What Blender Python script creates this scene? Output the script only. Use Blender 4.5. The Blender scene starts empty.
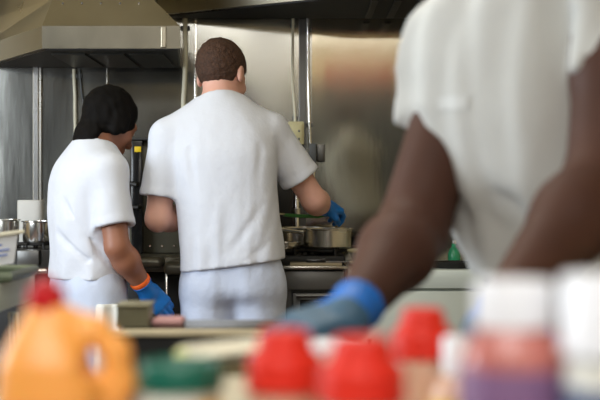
import bpy, bmesh, math, random
import numpy as np
from mathutils import Vector, Matrix

random.seed(7)
SC = bpy.context.scene
COL = SC.collection
F = 1300.0      # focal length in pixels of the 600 px wide frame
H = 1.17        # eye height
HY = 195.0      # row of the horizon


def P(px, py, d):
    """a point at distance d seen at photograph position px, py"""
    return Vector(((px - 300.0) * d / F, d, H + (HY - py) * d / F))


def X(px, d):
    return (px - 300.0) * d / F


def Z(py, d):
    return H + (HY - py) * d / F


# ------------------------------------------------------------------ objects
def link(name, me, mats=None, parent=None, smooth=True):
    o = bpy.data.objects.new(name, me)
    COL.objects.link(o)
    if mats is not None:
        for m in (mats if isinstance(mats, (list, tuple)) else [mats]):
            me.materials.append(m)
    if smooth and len(me.polygons):
        me.polygons.foreach_set('use_smooth', [True] * len(me.polygons))
    if parent is not None:
        o.parent = parent
        o.matrix_parent_inverse = Matrix.Translation(-parent.location)
    return o


def tag(o, label=None, cat=None, group=None, kind=None):
    if label:
        o['label'] = label
    if cat:
        o['category'] = cat
    if group:
        o['group'] = group
    if kind:
        o['kind'] = kind
    return o


def thing(name, label, cat, loc=(0, 0, 0), group=None):
    o = bpy.data.objects.new(name, None)
    COL.objects.link(o)
    o.location = loc
    o.empty_display_size = 0.05
    return tag(o, label, cat, group)


def dup(root, loc, label=None, group=None):
    r = root.copy()
    COL.objects.link(r)
    r.location = loc
    if label:
        r['label'] = label
    if group:
        r['group'] = group
    for ch in list(root.children):
        c = ch.copy()
        COL.objects.link(c)
        c.parent = r
        for g in ch.children:
            d = g.copy()
            COL.objects.link(d)
            d.parent = c
    return r


class MB:
    """collects shapes in world space and links them as one mesh object"""

    def __init__(self):
        self.v, self.f = [], []

    def add(self, vs, fs):
        b = len(self.v)
        self.v += [tuple(x) for x in vs]
        self.f += [tuple(b + i for i in q) for q in fs]
        return self

    def box(self, c, s, bevel=0.0, seg=2, rot=None):
        bm = bmesh.new()
        bmesh.ops.create_cube(bm, size=1.0)
        for v in bm.verts:
            v.co = Vector((v.co.x * s[0], v.co.y * s[1], v.co.z * s[2]))
        if bevel > 0:
            bmesh.ops.bevel(bm, geom=list(bm.edges), offset=bevel, segments=seg, profile=0.5, affect='EDGES')
        M = (rot.to_4x4() if rot is not None else Matrix.Identity(4))
        bm.verts.index_update()
        self.add([M @ v.co + Vector(c) for v in bm.verts], [[v.index for v in q.verts] for q in bm.faces])
        bm.free()
        return self

    def bb(self, lo, hi, bevel=0.0, seg=2):
        lo, hi = Vector(lo), Vector(hi)
        return self.box((lo + hi) / 2, hi - lo, bevel, seg)

    def cone(self, a, b, r1, r2, n=24, caps=True):
        return self.tube([a, b], [r1, r2], n, caps)

    def tube(self, pts, r, n=12, caps=True):
        pts = [Vector(p) for p in pts]
        rs = list(r) if isinstance(r, (list, tuple)) else [r] * len(pts)
        vs, fs = [], []
        up = None
        for i, p in enumerate(pts):
            t = (pts[min(i + 1, len(pts) - 1)] - pts[max(i - 1, 0)]).normalized()
            if up is None:
                up = t.orthogonal().normalized()
            up = (up - t * up.dot(t))
            up = up.normalized() if up.length > 1e-6 else t.orthogonal().normalized()
            w = t.cross(up)
            for k in range(n):
                a = 2 * math.pi * k / n
                vs.append(p + (up * math.cos(a) + w * math.sin(a)) * rs[i])
        for i in range(len(pts) - 1):
            for k in range(n):
                k2 = (k + 1) % n
                fs.append((i * n + k, i * n + k2, (i + 1) * n + k2, (i + 1) * n + k))
        if caps:
            fs.append(tuple(reversed(range(n))))
            fs.append(tuple((len(pts) - 1) * n + k for k in range(n)))
        return self.add(vs, fs)

    def lathe(self, prof, c, n=40, sx=1.0, sy=1.0, e=2.0):
        """profile of (radius, height); e > 2 squares the outline"""
        c = Vector(c)
        vs, fs, rings = [], [], []
        for r, z in prof:
            if r < 1e-6:
                rings.append([len(vs)])
                vs.append(c + Vector((0, 0, z)))
                continue
            ring = []
            for k in range(n):
                a = 2 * math.pi * k / n
                ca, sa = math.cos(a), math.sin(a)
                q = (abs(ca) ** e + abs(sa) ** e) ** (-1.0 / e)
                ring.append(len(vs))
                vs.append(c + Vector((ca * q * r * sx, sa * q * r * sy, z)))
            rings.append(ring)
        for a, b in zip(rings, rings[1:]):
            if len(a) == 1 and len(b) == 1:
                continue
            for k in range(n):
                k2 = (k + 1) % n
                if len(a) == 1:
                    fs.append((a[0], b[k2], b[k]))
                elif len(b) == 1:
                    fs.append((a[k], a[k2], b[0]))
                else:
                    fs.append((a[k], a[k2], b[k2], b[k]))
        return self.add(vs, fs)

    def prism(self, poly, z0, z1, poly2=None):
        """vertical prism or frustum over a polygon of (x, y)"""
        n = len(poly)
        poly2 = poly2 or poly
        vs = [(x, y, z0) for x, y in poly] + [(x, y, z1) for x, y in poly2]
        fs = [tuple(reversed(range(n))), tuple(range(n, 2 * n))]
        fs += [(i, (i + 1) % n, n + (i + 1) % n, n + i) for i in range(n)]
        return self.add(vs, fs)

    def ring(self, c, R, r, n=40, m=10, rot=None):
        vs, fs = [], []
        M = rot if rot is not None else Matrix.Identity(3)
        for i in range(n):
            a = 2 * math.pi * i / n
            for j in range(m):
                b = 2 * math.pi * j / m
                q = Vector(((R + r * math.cos(b)) * math.cos(a), (R + r * math.cos(b)) * math.sin(a), r * math.sin(b)))
                vs.append(Vector(c) + M @ q)
        for i in range(n):
            for j in range(m):
                fs.append((i * m + j, ((i + 1) % n) * m + j, ((i + 1) % n) * m + (j + 1) % m, i * m + (j + 1) % m))
        return self.add(vs, fs)

    def build(self, name, mat, parent=None, smooth=True, angle=35):
        me = bpy.data.meshes.new(name)
        me.from_pydata(self.v, [], self.f)
        bm = bmesh.new()
        bm.from_mesh(me)
        bmesh.ops.recalc_face_normals(bm, faces=list(bm.faces))
        bm.to_mesh(me)
        bm.free()
        if smooth:
            me.polygons.foreach_set('use_smooth', [True] * len(me.polygons))
            try:
                me.set_sharp_from_angle(angle=math.radians(angle))
            except Exception:
                pass
        return link(name, me, mat, parent, smooth=False)


# ------------------------------------------------------------------ materials
def srgb(r, g, b):
    def c(u):
        u = u / 255.0
        return u / 12.92 if u <= 0.04045 else ((u + 0.055) / 1.055) ** 2.4
    return (c(r), c(g), c(b), 1.0)


def mat(name, col, rough=0.5, metal=0.0, bump=None, var=None, spec=None, sss=0.0, coat=0.0, trans=0.0, stretch=(1, 1, 1), rvar=0.0, aniso=0.0):
    """procedural material: bump=(scale, strength, distance), var=(scale, amount)"""
    m = bpy.data.materials.new(name)
    m.use_nodes = True
    nt = m.node_tree
    b = nt.nodes['Principled BSDF']
    b.inputs['Base Color'].default_value = col
    b.inputs['Roughness'].default_value = rough
    b.inputs['Metallic'].default_value = metal
    if spec is not None:
        b.inputs['Specular IOR Level'].default_value = spec
    if sss:
        b.inputs['Subsurface Weight'].default_value = sss
        b.inputs['Subsurface Radius'].default_value = (0.02, 0.01, 0.006)
        b.inputs['Subsurface Scale'].default_value = 0.5
    if coat:
        b.inputs['Coat Weight'].default_value = coat
    if trans:
        b.inputs['Transmission Weight'].default_value = trans
    tc = nt.nodes.new('ShaderNodeTexCoord')
    mp = nt.nodes.new('ShaderNodeMapping')
    mp.inputs['Scale'].default_value = stretch
    nt.links.new(tc.outputs['Object'], mp.inputs['Vector'])
    if var:
        n = nt.nodes.new('ShaderNodeTexNoise')
        n.inputs['Scale'].default_value = var[0]
        n.inputs['Detail'].default_value = 4
        nt.links.new(mp.outputs['Vector'], n.inputs['Vector'])
        r = nt.nodes.new('ShaderNodeValToRGB')
        k0, k1 = 1 - var[1], 1 + var[1]
        r.color_ramp.elements[0].position = 0.3
        r.color_ramp.elements[1].position = 0.7
        r.color_ramp.elements[0].color = (col[0] * k0, col[1] * k0, col[2] * k0, 1)
        r.color_ramp.elements[1].color = (min(col[0] * k1, 1), min(col[1] * k1, 1), min(col[2] * k1, 1), 1)
        nt.links.new(n.outputs['Fac'], r.inputs['Fac'])
        nt.links.new(r.outputs['Color'], b.inputs['Base Color'])
        if rvar:
            mr = nt.nodes.new('ShaderNodeMapRange')
            mr.inputs['From Min'].default_value = 0.3
            mr.inputs['From Max'].default_value = 0.7
            mr.inputs['To Min'].default_value = max(rough - rvar, 0.02)
            mr.inputs['To Max'].default_value = rough + rvar
            nt.links.new(n.outputs['Fac'], mr.inputs['Value'])
            nt.links.new(mr.outputs['Result'], b.inputs['Roughness'])
    if bump:
        n2 = nt.nodes.new('ShaderNodeTexNoise')
        n2.inputs['Scale'].default_value = bump[0]
        n2.inputs['Detail'].default_value = 5
        nt.links.new(mp.outputs['Vector'], n2.inputs['Vector'])
        bn = nt.nodes.new('ShaderNodeBump')
        bn.inputs['Strength'].default_value = bump[1]
        bn.inputs['Distance'].default_value = bump[2]
        nt.links.new(n2.outputs['Fac'], bn.inputs['Height'])
        nt.links.new(bn.outputs['Normal'], b.inputs['Normal'])
    return m


M = {}
M['wall_steel'] = mat('wall_steel', (0.33, 0.33, 0.305, 1), 0.17, 1.0, bump=(30, 0.12, 0.002), var=(2.2, 0.10), stretch=(1.5, 1.5, 0.25), rvar=0.06)
M['steel'] = mat('steel', (0.56, 0.54, 0.49, 1), 0.26, 1.0, bump=(40, 0.05, 0.001), var=(3, 0.06), stretch=(0.3, 1, 1), rvar=0.05)
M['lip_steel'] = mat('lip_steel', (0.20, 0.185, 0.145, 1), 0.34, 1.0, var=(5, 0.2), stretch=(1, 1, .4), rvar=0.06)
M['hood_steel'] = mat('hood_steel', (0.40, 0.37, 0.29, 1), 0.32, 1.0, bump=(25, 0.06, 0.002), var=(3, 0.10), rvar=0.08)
M['bright_steel'] = mat('bright_steel', (0.78, 0.77, 0.74, 1), 0.18, 1.0, var=(8, 0.05))
M['dark_steel'] = mat('dark_steel', (0.15, 0.15, 0.145, 1), 0.42, 1.0, var=(5, 0.15), rvar=0.08)
M['counter_steel'] = mat('counter_steel', (0.22, 0.21, 0.17, 1), 0.25, 1.0, bump=(60, 0.05, 0.001), var=(4, 0.05), stretch=(1, .3, 1))
M['pale_panel'] = mat('pale_panel', srgb(190, 197, 188), 0.42, 0.2, var=(3, 0.06))
M['black'] = mat('black', (0.012, 0.012, 0.012, 1), 0.45, 0.0, var=(12, 0.3))
M['black_gloss'] = mat('black_gloss', (0.010, 0.010, 0.011, 1), 0.18, 0.0, var=(6, 0.2))
M['iron'] = mat('iron', (0.018, 0.017, 0.016, 1), 0.6, 0.3, bump=(90, 0.3, 0.002), var=(20, 0.3))
M['plain_black'] = mat('plain_black', (0.010, 0.010, 0.009, 1), 0.55, 0.0, var=(6, 0.35))  # plain near-black for hood undersides, burner box and stand cavity
M['filter'] = mat('filter', (0.05, 0.05, 0.045, 1), 0.4, 0.8, var=(8, 0.2))
M['cream_wall'] = mat('cream_wall', srgb(215, 198, 160), 0.8, bump=(60, 0.1, 0.002), var=(1.5, 0.05))
M['ceiling'] = mat('ceiling', srgb(222, 208, 172), 0.85, var=(1.2, 0.04))
M['grey_wall'] = mat('grey_wall', srgb(74, 78, 80), 0.7, var=(1.2, 0.05))
M['floor_tile'] = mat('floor_tile', srgb(92, 70, 58), 0.5, bump=(30, 0.2, 0.003), var=(6, 0.15))
M['cream_plastic'] = mat('cream_plastic', srgb(206, 197, 150), 0.45, var=(15, 0.04))
M['white_pvc'] = mat('white_pvc', srgb(232, 228, 205), 0.4, var=(9, 0.05))
M['grey_box'] = mat('grey_box', srgb(88, 92, 94), 0.5, var=(12, 0.08))
M['yellow'] = mat('yellow', srgb(240, 205, 20), 0.5, var=(20, 0.04))
M['paper_white'] = mat('paper_white', srgb(226, 226, 222), 0.7, bump=(40, 0.1, 0.002), var=(8, 0.04))
M['foam'] = mat('foam', srgb(232, 228, 205), 0.6, bump=(120, 0.15, 0.001), var=(10, 0.03))
M['foam_white'] = mat('foam_white', srgb(235, 238, 240), 0.6, bump=(120, 0.15, 0.001), var=(10, 0.03))
M['tan'] = mat('tan', srgb(196, 182, 148), 0.45, var=(12, 0.08))
M['white_plastic'] = mat('white_plastic', srgb(238, 240, 245), 0.35, var=(10, 0.02))
M['red_cap'] = mat('red_cap', srgb(212, 42, 24), 0.5, spec=.3, var=(12, 0.06))
M['jug_cap'] = mat('jug_cap', srgb(190, 22, 30), 0.4, var=(12, 0.06))
M['orange'] = mat('orange', srgb(246, 168, 82), 0.4, sss=0.25, var=(9, 0.10))
M['green_lid'] = mat('green_lid', srgb(10, 96, 78), 0.4, var=(9, 0.06))
M['tub_white'] = mat('tub_white', srgb(225, 224, 214), 0.45, var=(9, 0.03))
M['tub_yellow'] = mat('tub_yellow', srgb(228, 190, 84), 0.5, var=(12, 0.06))
M['sauce_pink'] = mat('sauce_pink', srgb(188, 112, 102), 0.3, sss=0.2, var=(9, 0.08))
M['label_purple'] = mat('label_purple', srgb(126, 92, 130), 0.5, var=(14, 0.12))
M['clear_beige'] = mat('clear_beige', srgb(205, 165, 140), 0.3, sss=0.2, var=(14, 0.12))
M['label_blue'] = mat('label_blue', srgb(86, 100, 128), 0.5, var=(14, 0.12))
M['green_plastic'] = mat('green_plastic', srgb(60, 130, 62), 0.4, var=(9, 0.06))
M['green_bottle'] = mat('green_bottle', srgb(60, 165, 120), 0.15, trans=0.3, var=(30, 0.3))
M['cream_bowl'] = mat('cream_bowl', srgb(196, 190, 150), 0.4, var=(9, 0.05))
M['bowl_grey'] = mat('bowl_grey', srgb(160, 164, 160), 0.4, var=(9, 0.05))
M['board'] = mat('board', srgb(158, 146, 120), 0.6, var=(20, 0.08), stretch=(0.3, 1, 1))
M['cloth'] = mat('cloth', srgb(205, 200, 185), 0.85, bump=(80, 0.5, 0.003), var=(20, 0.05))
M['reflection_red'] = mat('reflection_red', srgb(170, 25, 40), 0.5, var=(9, 0.05))
M['blue_ink'] = mat('blue_ink', srgb(120, 140, 200), 0.6, var=(9, 0.05))
M['window_frame'] = mat('window_frame', srgb(190, 190, 184), 0.5, var=(9, 0.04))
M['pink'] = mat('pink', srgb(200, 150, 150), 0.4, var=(9, 0.05))
M['lamp'] = mat('lamp', (0.9, 0.9, 0.9, 1), 0.5, var=(9, 0.01))
# people
M['shirt_white'] = mat('shirt_white', srgb(214, 219, 229), 0.85, bump=(20, 0.30, 0.014), var=(9, 0.012))
M['shirt_grey'] = mat('shirt_grey', srgb(196, 197, 193), 0.88, bump=(18, 0.16, 0.012), var=(9, 0.015))
M['print'] = mat('print', srgb(208, 210, 208), 0.85, var=(9, 0.015))
M['trousers'] = mat('trousers', srgb(200, 210, 230), 0.85, bump=(22, 0.35, 0.014), var=(9, 0.02))
M['skin_pale'] = mat('skin_pale', srgb(220, 170, 152), 0.5, sss=0.12, var=(14, 0.07), bump=(120, 0.08, 0.002))
M['skin_tan'] = mat('skin_tan', srgb(150, 100, 76), 0.5, sss=0.08, var=(14, 0.08), bump=(120, 0.08, 0.002))
M['skin_dark'] = mat('skin_dark', srgb(76, 48, 37), 0.58, spec=.25, sss=0.05, var=(10, 0.12), bump=(120, 0.08, 0.002))
M['lips_pale'] = mat('lips_pale', srgb(180, 110, 100), 0.4, var=(9, 0.03))
M['lips_dark'] = mat('lips_dark', srgb(104, 60, 52), 0.4, var=(9, 0.03))
M['eye_white'] = mat('eye_white', srgb(230, 228, 224), 0.25, var=(9, 0.02))
M['iris'] = mat('iris', srgb(40, 26, 20), 0.2, var=(9, 0.02))
M['hair_brown'] = mat('hair_brown', srgb(66, 42, 27), 0.75, bump=(160, 0.9, 0.006), var=(90, 0.4))
M['hair_black'] = mat('hair_black', srgb(20, 17, 16), 0.7, bump=(160, 0.9, 0.006), var=(60, 0.3))
M['wrap'] = mat('wrap', srgb(11, 9, 8), 0.8, spec=.15, bump=(40, 0.3, 0.006), var=(14, 0.25))
M['glove'] = mat('glove', srgb(20, 110, 190), 0.38, bump=(70, 0.35, 0.004), var=(20, 0.12))
M['glove_dull'] = mat('glove_dull', srgb(22, 104, 190), 0.45, bump=(70, 0.35, 0.004), var=(20, 0.12))
M['glove_worn'] = mat('glove_worn', srgb(58, 92, 116), 0.5, bump=(70, 0.35, 0.004), var=(20, 0.12))  # greyer, darker blue for the fingers; the cuff keeps the brighter blue
M['orange_band'] = mat('orange_band', srgb(250, 110, 40), 0.5, var=(20, 0.06))
M['towel'] = mat('towel', srgb(226, 226, 220), 0.9, bump=(120, 0.4, 0.003), var=(9, 0.03))
M['shoe'] = mat('shoe', (0.015, 0.015, 0.016, 1), 0.4, var=(9, 0.2))


# ------------------------------------------------------------------ implicit surfaces
def A3(v):
    return np.array([v[0], v[1], v[2]], dtype=np.float64)


def smin(a, b, k):
    h = np.clip(0.5 + 0.5 * (b - a) / k, 0, 1)
    return b + (a - b) * h - k * h * (1 - h)


def smax(a, b, k):
    return -smin(-a, -b, k)


def seg(p, a, b, ra, rb):
    a, b = A3(a), A3(b)
    ab = b - a
    t = np.clip(((p - a) @ ab) / max(ab @ ab, 1e-9), 0, 1)
    q = p - (a + t[:, None] * ab)
    return np.sqrt((q * q).sum(1)) - (ra + (rb - ra) * t)


def ell(p, c, r):
    q = p - A3(c)
    r = np.array(r, dtype=np.float64)
    k0 = np.sqrt(((q / r) ** 2).sum(1))
    k1 = np.sqrt(((q / (r * r)) ** 2).sum(1)) + 1e-9
    return k0 * (k0 - 1) / k1


def rbox(p, c, h, r):
    q = np.abs(p - A3(c)) - (np.array(h) - r)
    return np.sqrt((np.maximum(q, 0) ** 2).sum(1)) + np.minimum(q.max(1), 0) - r


def loft(p, secs, yaw, grow=0.0, e=2.3):
    """body of stacked ovals: secs = (z, cx, cy, half width, half depth)"""
    s = np.array(sorted(secs))
    zz = np.linspace(s[0, 0] - .12, s[-1, 0] + .12, 200)
    kw = max(int(.10 / (zz[1] - zz[0])), 1)
    ker = np.hanning(kw + 2)
    ker = ker / ker.sum()
    t = [zz] + [np.convolve(np.pad(np.interp(zz, s[:, 0], s[:, c]), len(ker) // 2, 'edge'), ker, 'same')[len(ker) // 2:len(ker) // 2 + 200] for c in (1, 2, 3, 4)]
    z = p[:, 2]
    cx, cy = np.interp(z, zz, t[1]), np.interp(z, zz, t[2])
    a, b = np.interp(z, zz, t[3]) + grow, np.interp(z, zz, t[4]) + grow
    a, b = np.maximum(a, 0.01), np.maximum(b, 0.01)
    c, n = math.cos(yaw), math.sin(yaw)
    dx, dy = p[:, 0] - cx, p[:, 1] - cy
    u, v = dx * c + dy * n, -dx * n + dy * c
    d = ((np.abs(u / a) ** e + np.abs(v / b) ** e) ** (1 / e) - 1) * np.minimum(a, b)
    top, bot = z - s[-1, 0], s[0, 0] - z
    return smax(d, np.maximum(top, bot), 0.03)


def frame(fwd, up=(0, 0, 1)):
    """3x3 with columns right, forward, up"""
    f = Vector(fwd).normalized()
    r = f.cross(Vector(up)).normalized()
    u = r.cross(f)
    return np.array([[r.x, f.x, u.x], [r.y, f.y, u.y], [r.z, f.z, u.z]])


def polygonise(f, lo, hi, h, B=8):
    lo, hi = A3(lo), A3(hi)
    nb = np.maximum(np.ceil((hi - lo) / (h * B)).astype(int), 1)
    n = nb * B
    g = np.stack(np.meshgrid(*[np.arange(k) for k in nb], indexing='ij'), -1).reshape(-1, 3)
    cen = lo + (g * B + (B - 1) / 2.0) * h
    fc = f(cen)
    keep = np.abs(fc) < B * h * 1.9
    V = np.repeat(np.repeat(np.repeat(np.where(fc < 0, -1.0, 1.0).reshape(nb), B, 0), B, 1), B, 2)
    off = np.stack(np.meshgrid(*[np.arange(B)] * 3, indexing='ij'), -1).reshape(-1, 3)
    gk = g[keep]
    for i in range(0, len(gk), 600):
        idx = (gk[i:i + 600, None, :] * B + off[None]).reshape(-1, 3)
        V[idx[:, 0], idx[:, 1], idx[:, 2]] = f(lo + idx * h)
    V[0], V[-1] = 1, 1
    V[:, 0], V[:, -1] = 1, 1
    V[:, :, 0], V[:, :, -1] = 1, 1
    S = V < 0
    nx, ny, nz = V.shape
    cnt = np.zeros((nx - 1, ny - 1, nz - 1), dtype=np.int8)
    C8 = [(i, j, k) for i in (0, 1) for j in (0, 1) for k in (0, 1)]
    for (i, j, k) in C8:
        cnt += S[i:nx - 1 + i, j:ny - 1 + j, k:nz - 1 + k]
    cells = np.argwhere((cnt > 0) & (cnt < 8))
    acc = np.zeros((len(cells), 3))
    num = np.zeros(len(cells))
    for a in C8:
        for ax in range(3):
            if a[ax]:
                continue
            b = list(a)
            b[ax] = 1
            va = V[cells[:, 0] + a[0], cells[:, 1] + a[1], cells[:, 2] + a[2]]
            vb = V[cells[:, 0] + b[0], cells[:, 1] + b[1], cells[:, 2] + b[2]]
            x = (va < 0) != (vb < 0)
            t = np.where(x, va / np.where(x, va - vb, 1), 0)
            q = np.tile(np.array(a, float), (len(cells), 1))
            q[:, ax] += t
            acc += q * x[:, None]
            num += x
    verts = lo + (cells + acc / num[:, None]) * h
    ID = -np.ones(cnt.shape, dtype=np.int64)
    ID[cells[:, 0], cells[:, 1], cells[:, 2]] = np.arange(len(cells))
    faces = []
    for ax in range(3):
        b1, b2 = (ax + 1) % 3, (ax + 2) % 3
        s0 = [slice(None)] * 3
        s1 = [slice(None)] * 3
        s0[ax], s1[ax] = slice(0, -1), slice(1, None)
        e = np.argwhere(S[tuple(s0)] != S[tuple(s1)])
        e = e[(e[:, b1] > 0) & (e[:, b2] > 0) & (e[:, b1] < V.shape[b1] - 1) & (e[:, b2] < V.shape[b2] - 1)]
        q = []
        for d1, d2 in ((-1, -1), (0, -1), (0, 0), (-1, 0)):
            c = e.copy()
            c[:, b1] += d1
            c[:, b2] += d2
            q.append(ID[c[:, 0], c[:, 1], c[:, 2]])
        q = np.stack(q, 1)
        ins = S[e[:, 0], e[:, 1], e[:, 2]]
        q[~ins] = q[~ins][:, ::-1]
        faces.append(q)
    faces = np.concatenate(faces)
    faces = faces[(faces >= 0).all(1)]
    # one relaxation pass softens the grid steps
    for _ in range(2):
        s = np.zeros_like(verts)
        w = np.zeros(len(verts))
        for k in range(4):
            i, j = faces[:, k], faces[:, (k + 1) % 4]
            np.add.at(s, i, verts[j])
            np.add.at(s, j, verts[i])
            np.add.at(w, i, 1)
            np.add.at(w, j, 1)
        verts = verts * 0.5 + 0.5 * s / np.maximum(w, 1)[:, None]
    return verts, faces


def blob(name, f, lo, hi, h, mats, parent, paint=None):
    v, q = polygonise(f, lo, hi, h)
    me = bpy.data.meshes.new(name)
    me.vertices.add(len(v))
    me.vertices.foreach_set('co', v.astype(np.float32).ravel())
    me.loops.add(len(q) * 4)
    me.loops.foreach_set('vertex_index', q.astype(np.int32).ravel())
    me.polygons.add(len(q))
    me.polygons.foreach_set('loop_start', np.arange(0, len(q) * 4, 4, dtype=np.int32))
    me.update(calc_edges=True)
    me.validate()
    o = link(name, me, mats, parent)
    if paint is not None and len(me.polygons) == len(q):
        me.polygons.foreach_set('material_index', paint(v[q].mean(1)).astype(np.int32))
    return o
M['wall_sheet'] = mat('wall_sheet', (0.42, 0.395, 0.32, 1), 0.10, 1.0, bump=(30, 0.06, 0.002), var=(2.0, 0.12), stretch=(1.2, 1.2, 0.3), rvar=0.04)
M['panel_steel'] = mat('panel_steel', (0.15, 0.15, 0.145, 1), 0.42, 0.5, var=(5, 0.1))
M['ribbed'] = mat('ribbed', srgb(142, 137, 110), 0.35, 0.3, var=(9, 0.08))
M['dark_trousers'] = mat('dark_trousers', srgb(70, 62, 56), 0.85, bump=(22, 0.35, 0.014), var=(9, 0.05))
M['oven_steel'] = mat('oven_steel', (0.17, 0.162, 0.125, 1), 0.34, 0.55, var=(4, 0.12), rvar=0.05)
M['tray_green'] = mat('tray_green', srgb(92, 100, 78), 0.4, 0.1, var=(9, 0.06))
M['lettuce'] = mat('lettuce', srgb(205, 210, 130), 0.5, bump=(60, 0.4, 0.003), var=(20, 0.1))
# ------------------------------------------------------------------ people
HS = 1.07       # head size


def head_sdf(p, c, R):
    q = (p - A3(c)) @ R / HS
    d = ell(q, (0, -.015, .03), (.076, .098, .090))
    d = smin(d, ell(q, (0, .028, -.040), (.058, .062, .076)), .04)
    d = smin(d, ell(q, (0, .064, -.092), (.026, .022, .020)), .03)
    d = smin(d, seg(q, (-.034, .078, .020), (.034, .078, .020), .013, .013), .02)
    for s in (-1, 1):
        d = smin(d, ell(q, (s * .042, .058, -.026), (.022, .022, .020)), .02)
        d = smax(d, -ell(q, (s * .031, .098, .000), (.017, .014, .011)), .012)
    d = smin(d, seg(q, (0, .090, .006), (0, .112, -.036), .007, .013), .014)
    d = smin(d, seg(q, (-.012, .098, -.040), (.012, .098, -.040), .009, .009), .010)
    d = smin(d, ell(q, (0, .088, -.062), (.025, .012, .007)), .008)
    d = smin(d, ell(q, (0, .087, -.073), (.022, .012, .008)), .008)
    for s in (-1, 1):
        d = np.minimum(d, ell(q, (s * .031, .081, .000), (.014, .012, .010)))
        e = ell(q, (s * .081, -.014, -.006), (.010, .020, .033))
        e = smax(e, -ell(q, (s * .091, -.008, -.002), (.008, .010, .019)), .006)
        d = smin(d, e, .008)
    return d * HS


def hand_axes(dirv, back, right):
    """columns: towards the fingers, towards the thumb, out of the back of the hand"""
    x = Vector(dirv).normalized()
    z = Vector(back)
    z = (z - x * z.dot(x)).normalized()
    y = z.cross(x)
    if right:
        y = -y
    return np.array([[x.x, y.x, z.x], [x.y, y.y, z.y], [x.z, y.z, z.z]])


def hand_chains(curl, spread=0.0):
    """five chains of joints in the hand's own axes; curl per finger in radians at each joint"""
    out = []
    base = [(.088, .030), (.093, .010), (.090, -.011), (.083, -.030)]
    lens = [(.040, .024, .019), (.045, .028, .020), (.041, .026, .020), (.032, .020, .018)]
    for i in range(4):
        x, y = base[i]
        pts = [(x - .03, y * .9, -.002), (x, y, 0.0)]
        a, zc, xc = 0.0, 0.0, x
        for j, L in enumerate(lens[i]):
            a += curl[i] * (0.8, 1.0, 0.7)[j]
            xc += L * math.cos(a)
            zc -= L * math.sin(a)
            pts.append((xc, y + (xc - x) * spread * (1.5 - i) * .3, zc))
        out.append((pts, (.0100, .0095, .0090, .0085, .0075) if i < 3 else (.0090, .0082, .0078, .0074, .0066)))
    c = curl[4]
    out.append(([(.018, .022, -.006), (.045, .048, -.014 - .010 * c), (.072, .058 - .012 * c, -.022 - .022 * c), (.092, .056 - .026 * c, -.030 - .030 * c)],
                (.0155, .0125, .0105, .0085)))
    return out


def hand_sdf(p, w, R, curl, grow=0.0, cuff=0.0, cuff_r=.036, fdir=None):
    q = (p - A3(w)) @ R
    d = rbox(q, (.052, -.001, -.002), (.046, .040 + grow, .0145 + grow), .013)
    d = smin(d, ell(q, (.010, 0, 0), (.030, .029, .021)), .02)
    for k, (pts, rs) in enumerate(hand_chains(curl)):
        e = None
        for i in range(len(pts) - 1):
            s = seg(q, pts[i], pts[i + 1], rs[i] + grow, rs[i + 1] + grow)
            e = s if e is None else smin(e, s, .003)
        d = smin(d, e, .006 if k < 4 else .012)
    if cuff:
        f = A3(fdir)
        t = (p - A3(w)) @ f
        c = seg(p, A3(w) + f * .012, A3(w) - f * (cuff + .02), cuff_r - .003, cuff_r + .001)
        c = np.maximum(c, -cuff - t)
        d = smin(d, c, .012)
        rr = np.sqrt(np.maximum(((p - A3(w)) ** 2).sum(1) - t ** 2, 0))
        ring = np.sqrt((rr - cuff_r) ** 2 + (t + cuff - .003) ** 2) - .0035
        d = smin(d, ring, .004)
    return d


def folds(p, k, amp, seed):
    r = np.random.RandomState(seed)
    d = np.zeros(len(p))
    for _ in range(7):
        v = r.normal(size=3) * np.array(k)
        w = r.normal(size=3) * np.array(k) * .6
        d += np.sin(p @ v + 1.6 * np.sin(p @ w + r.uniform(0, 6)) + r.uniform(0, 6))
    return d * amp / 7.0


def bbox(pts, m):
    a = np.array([list(q) for q in pts])
    return a.min(0) - m, a.max(0) + m


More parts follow.
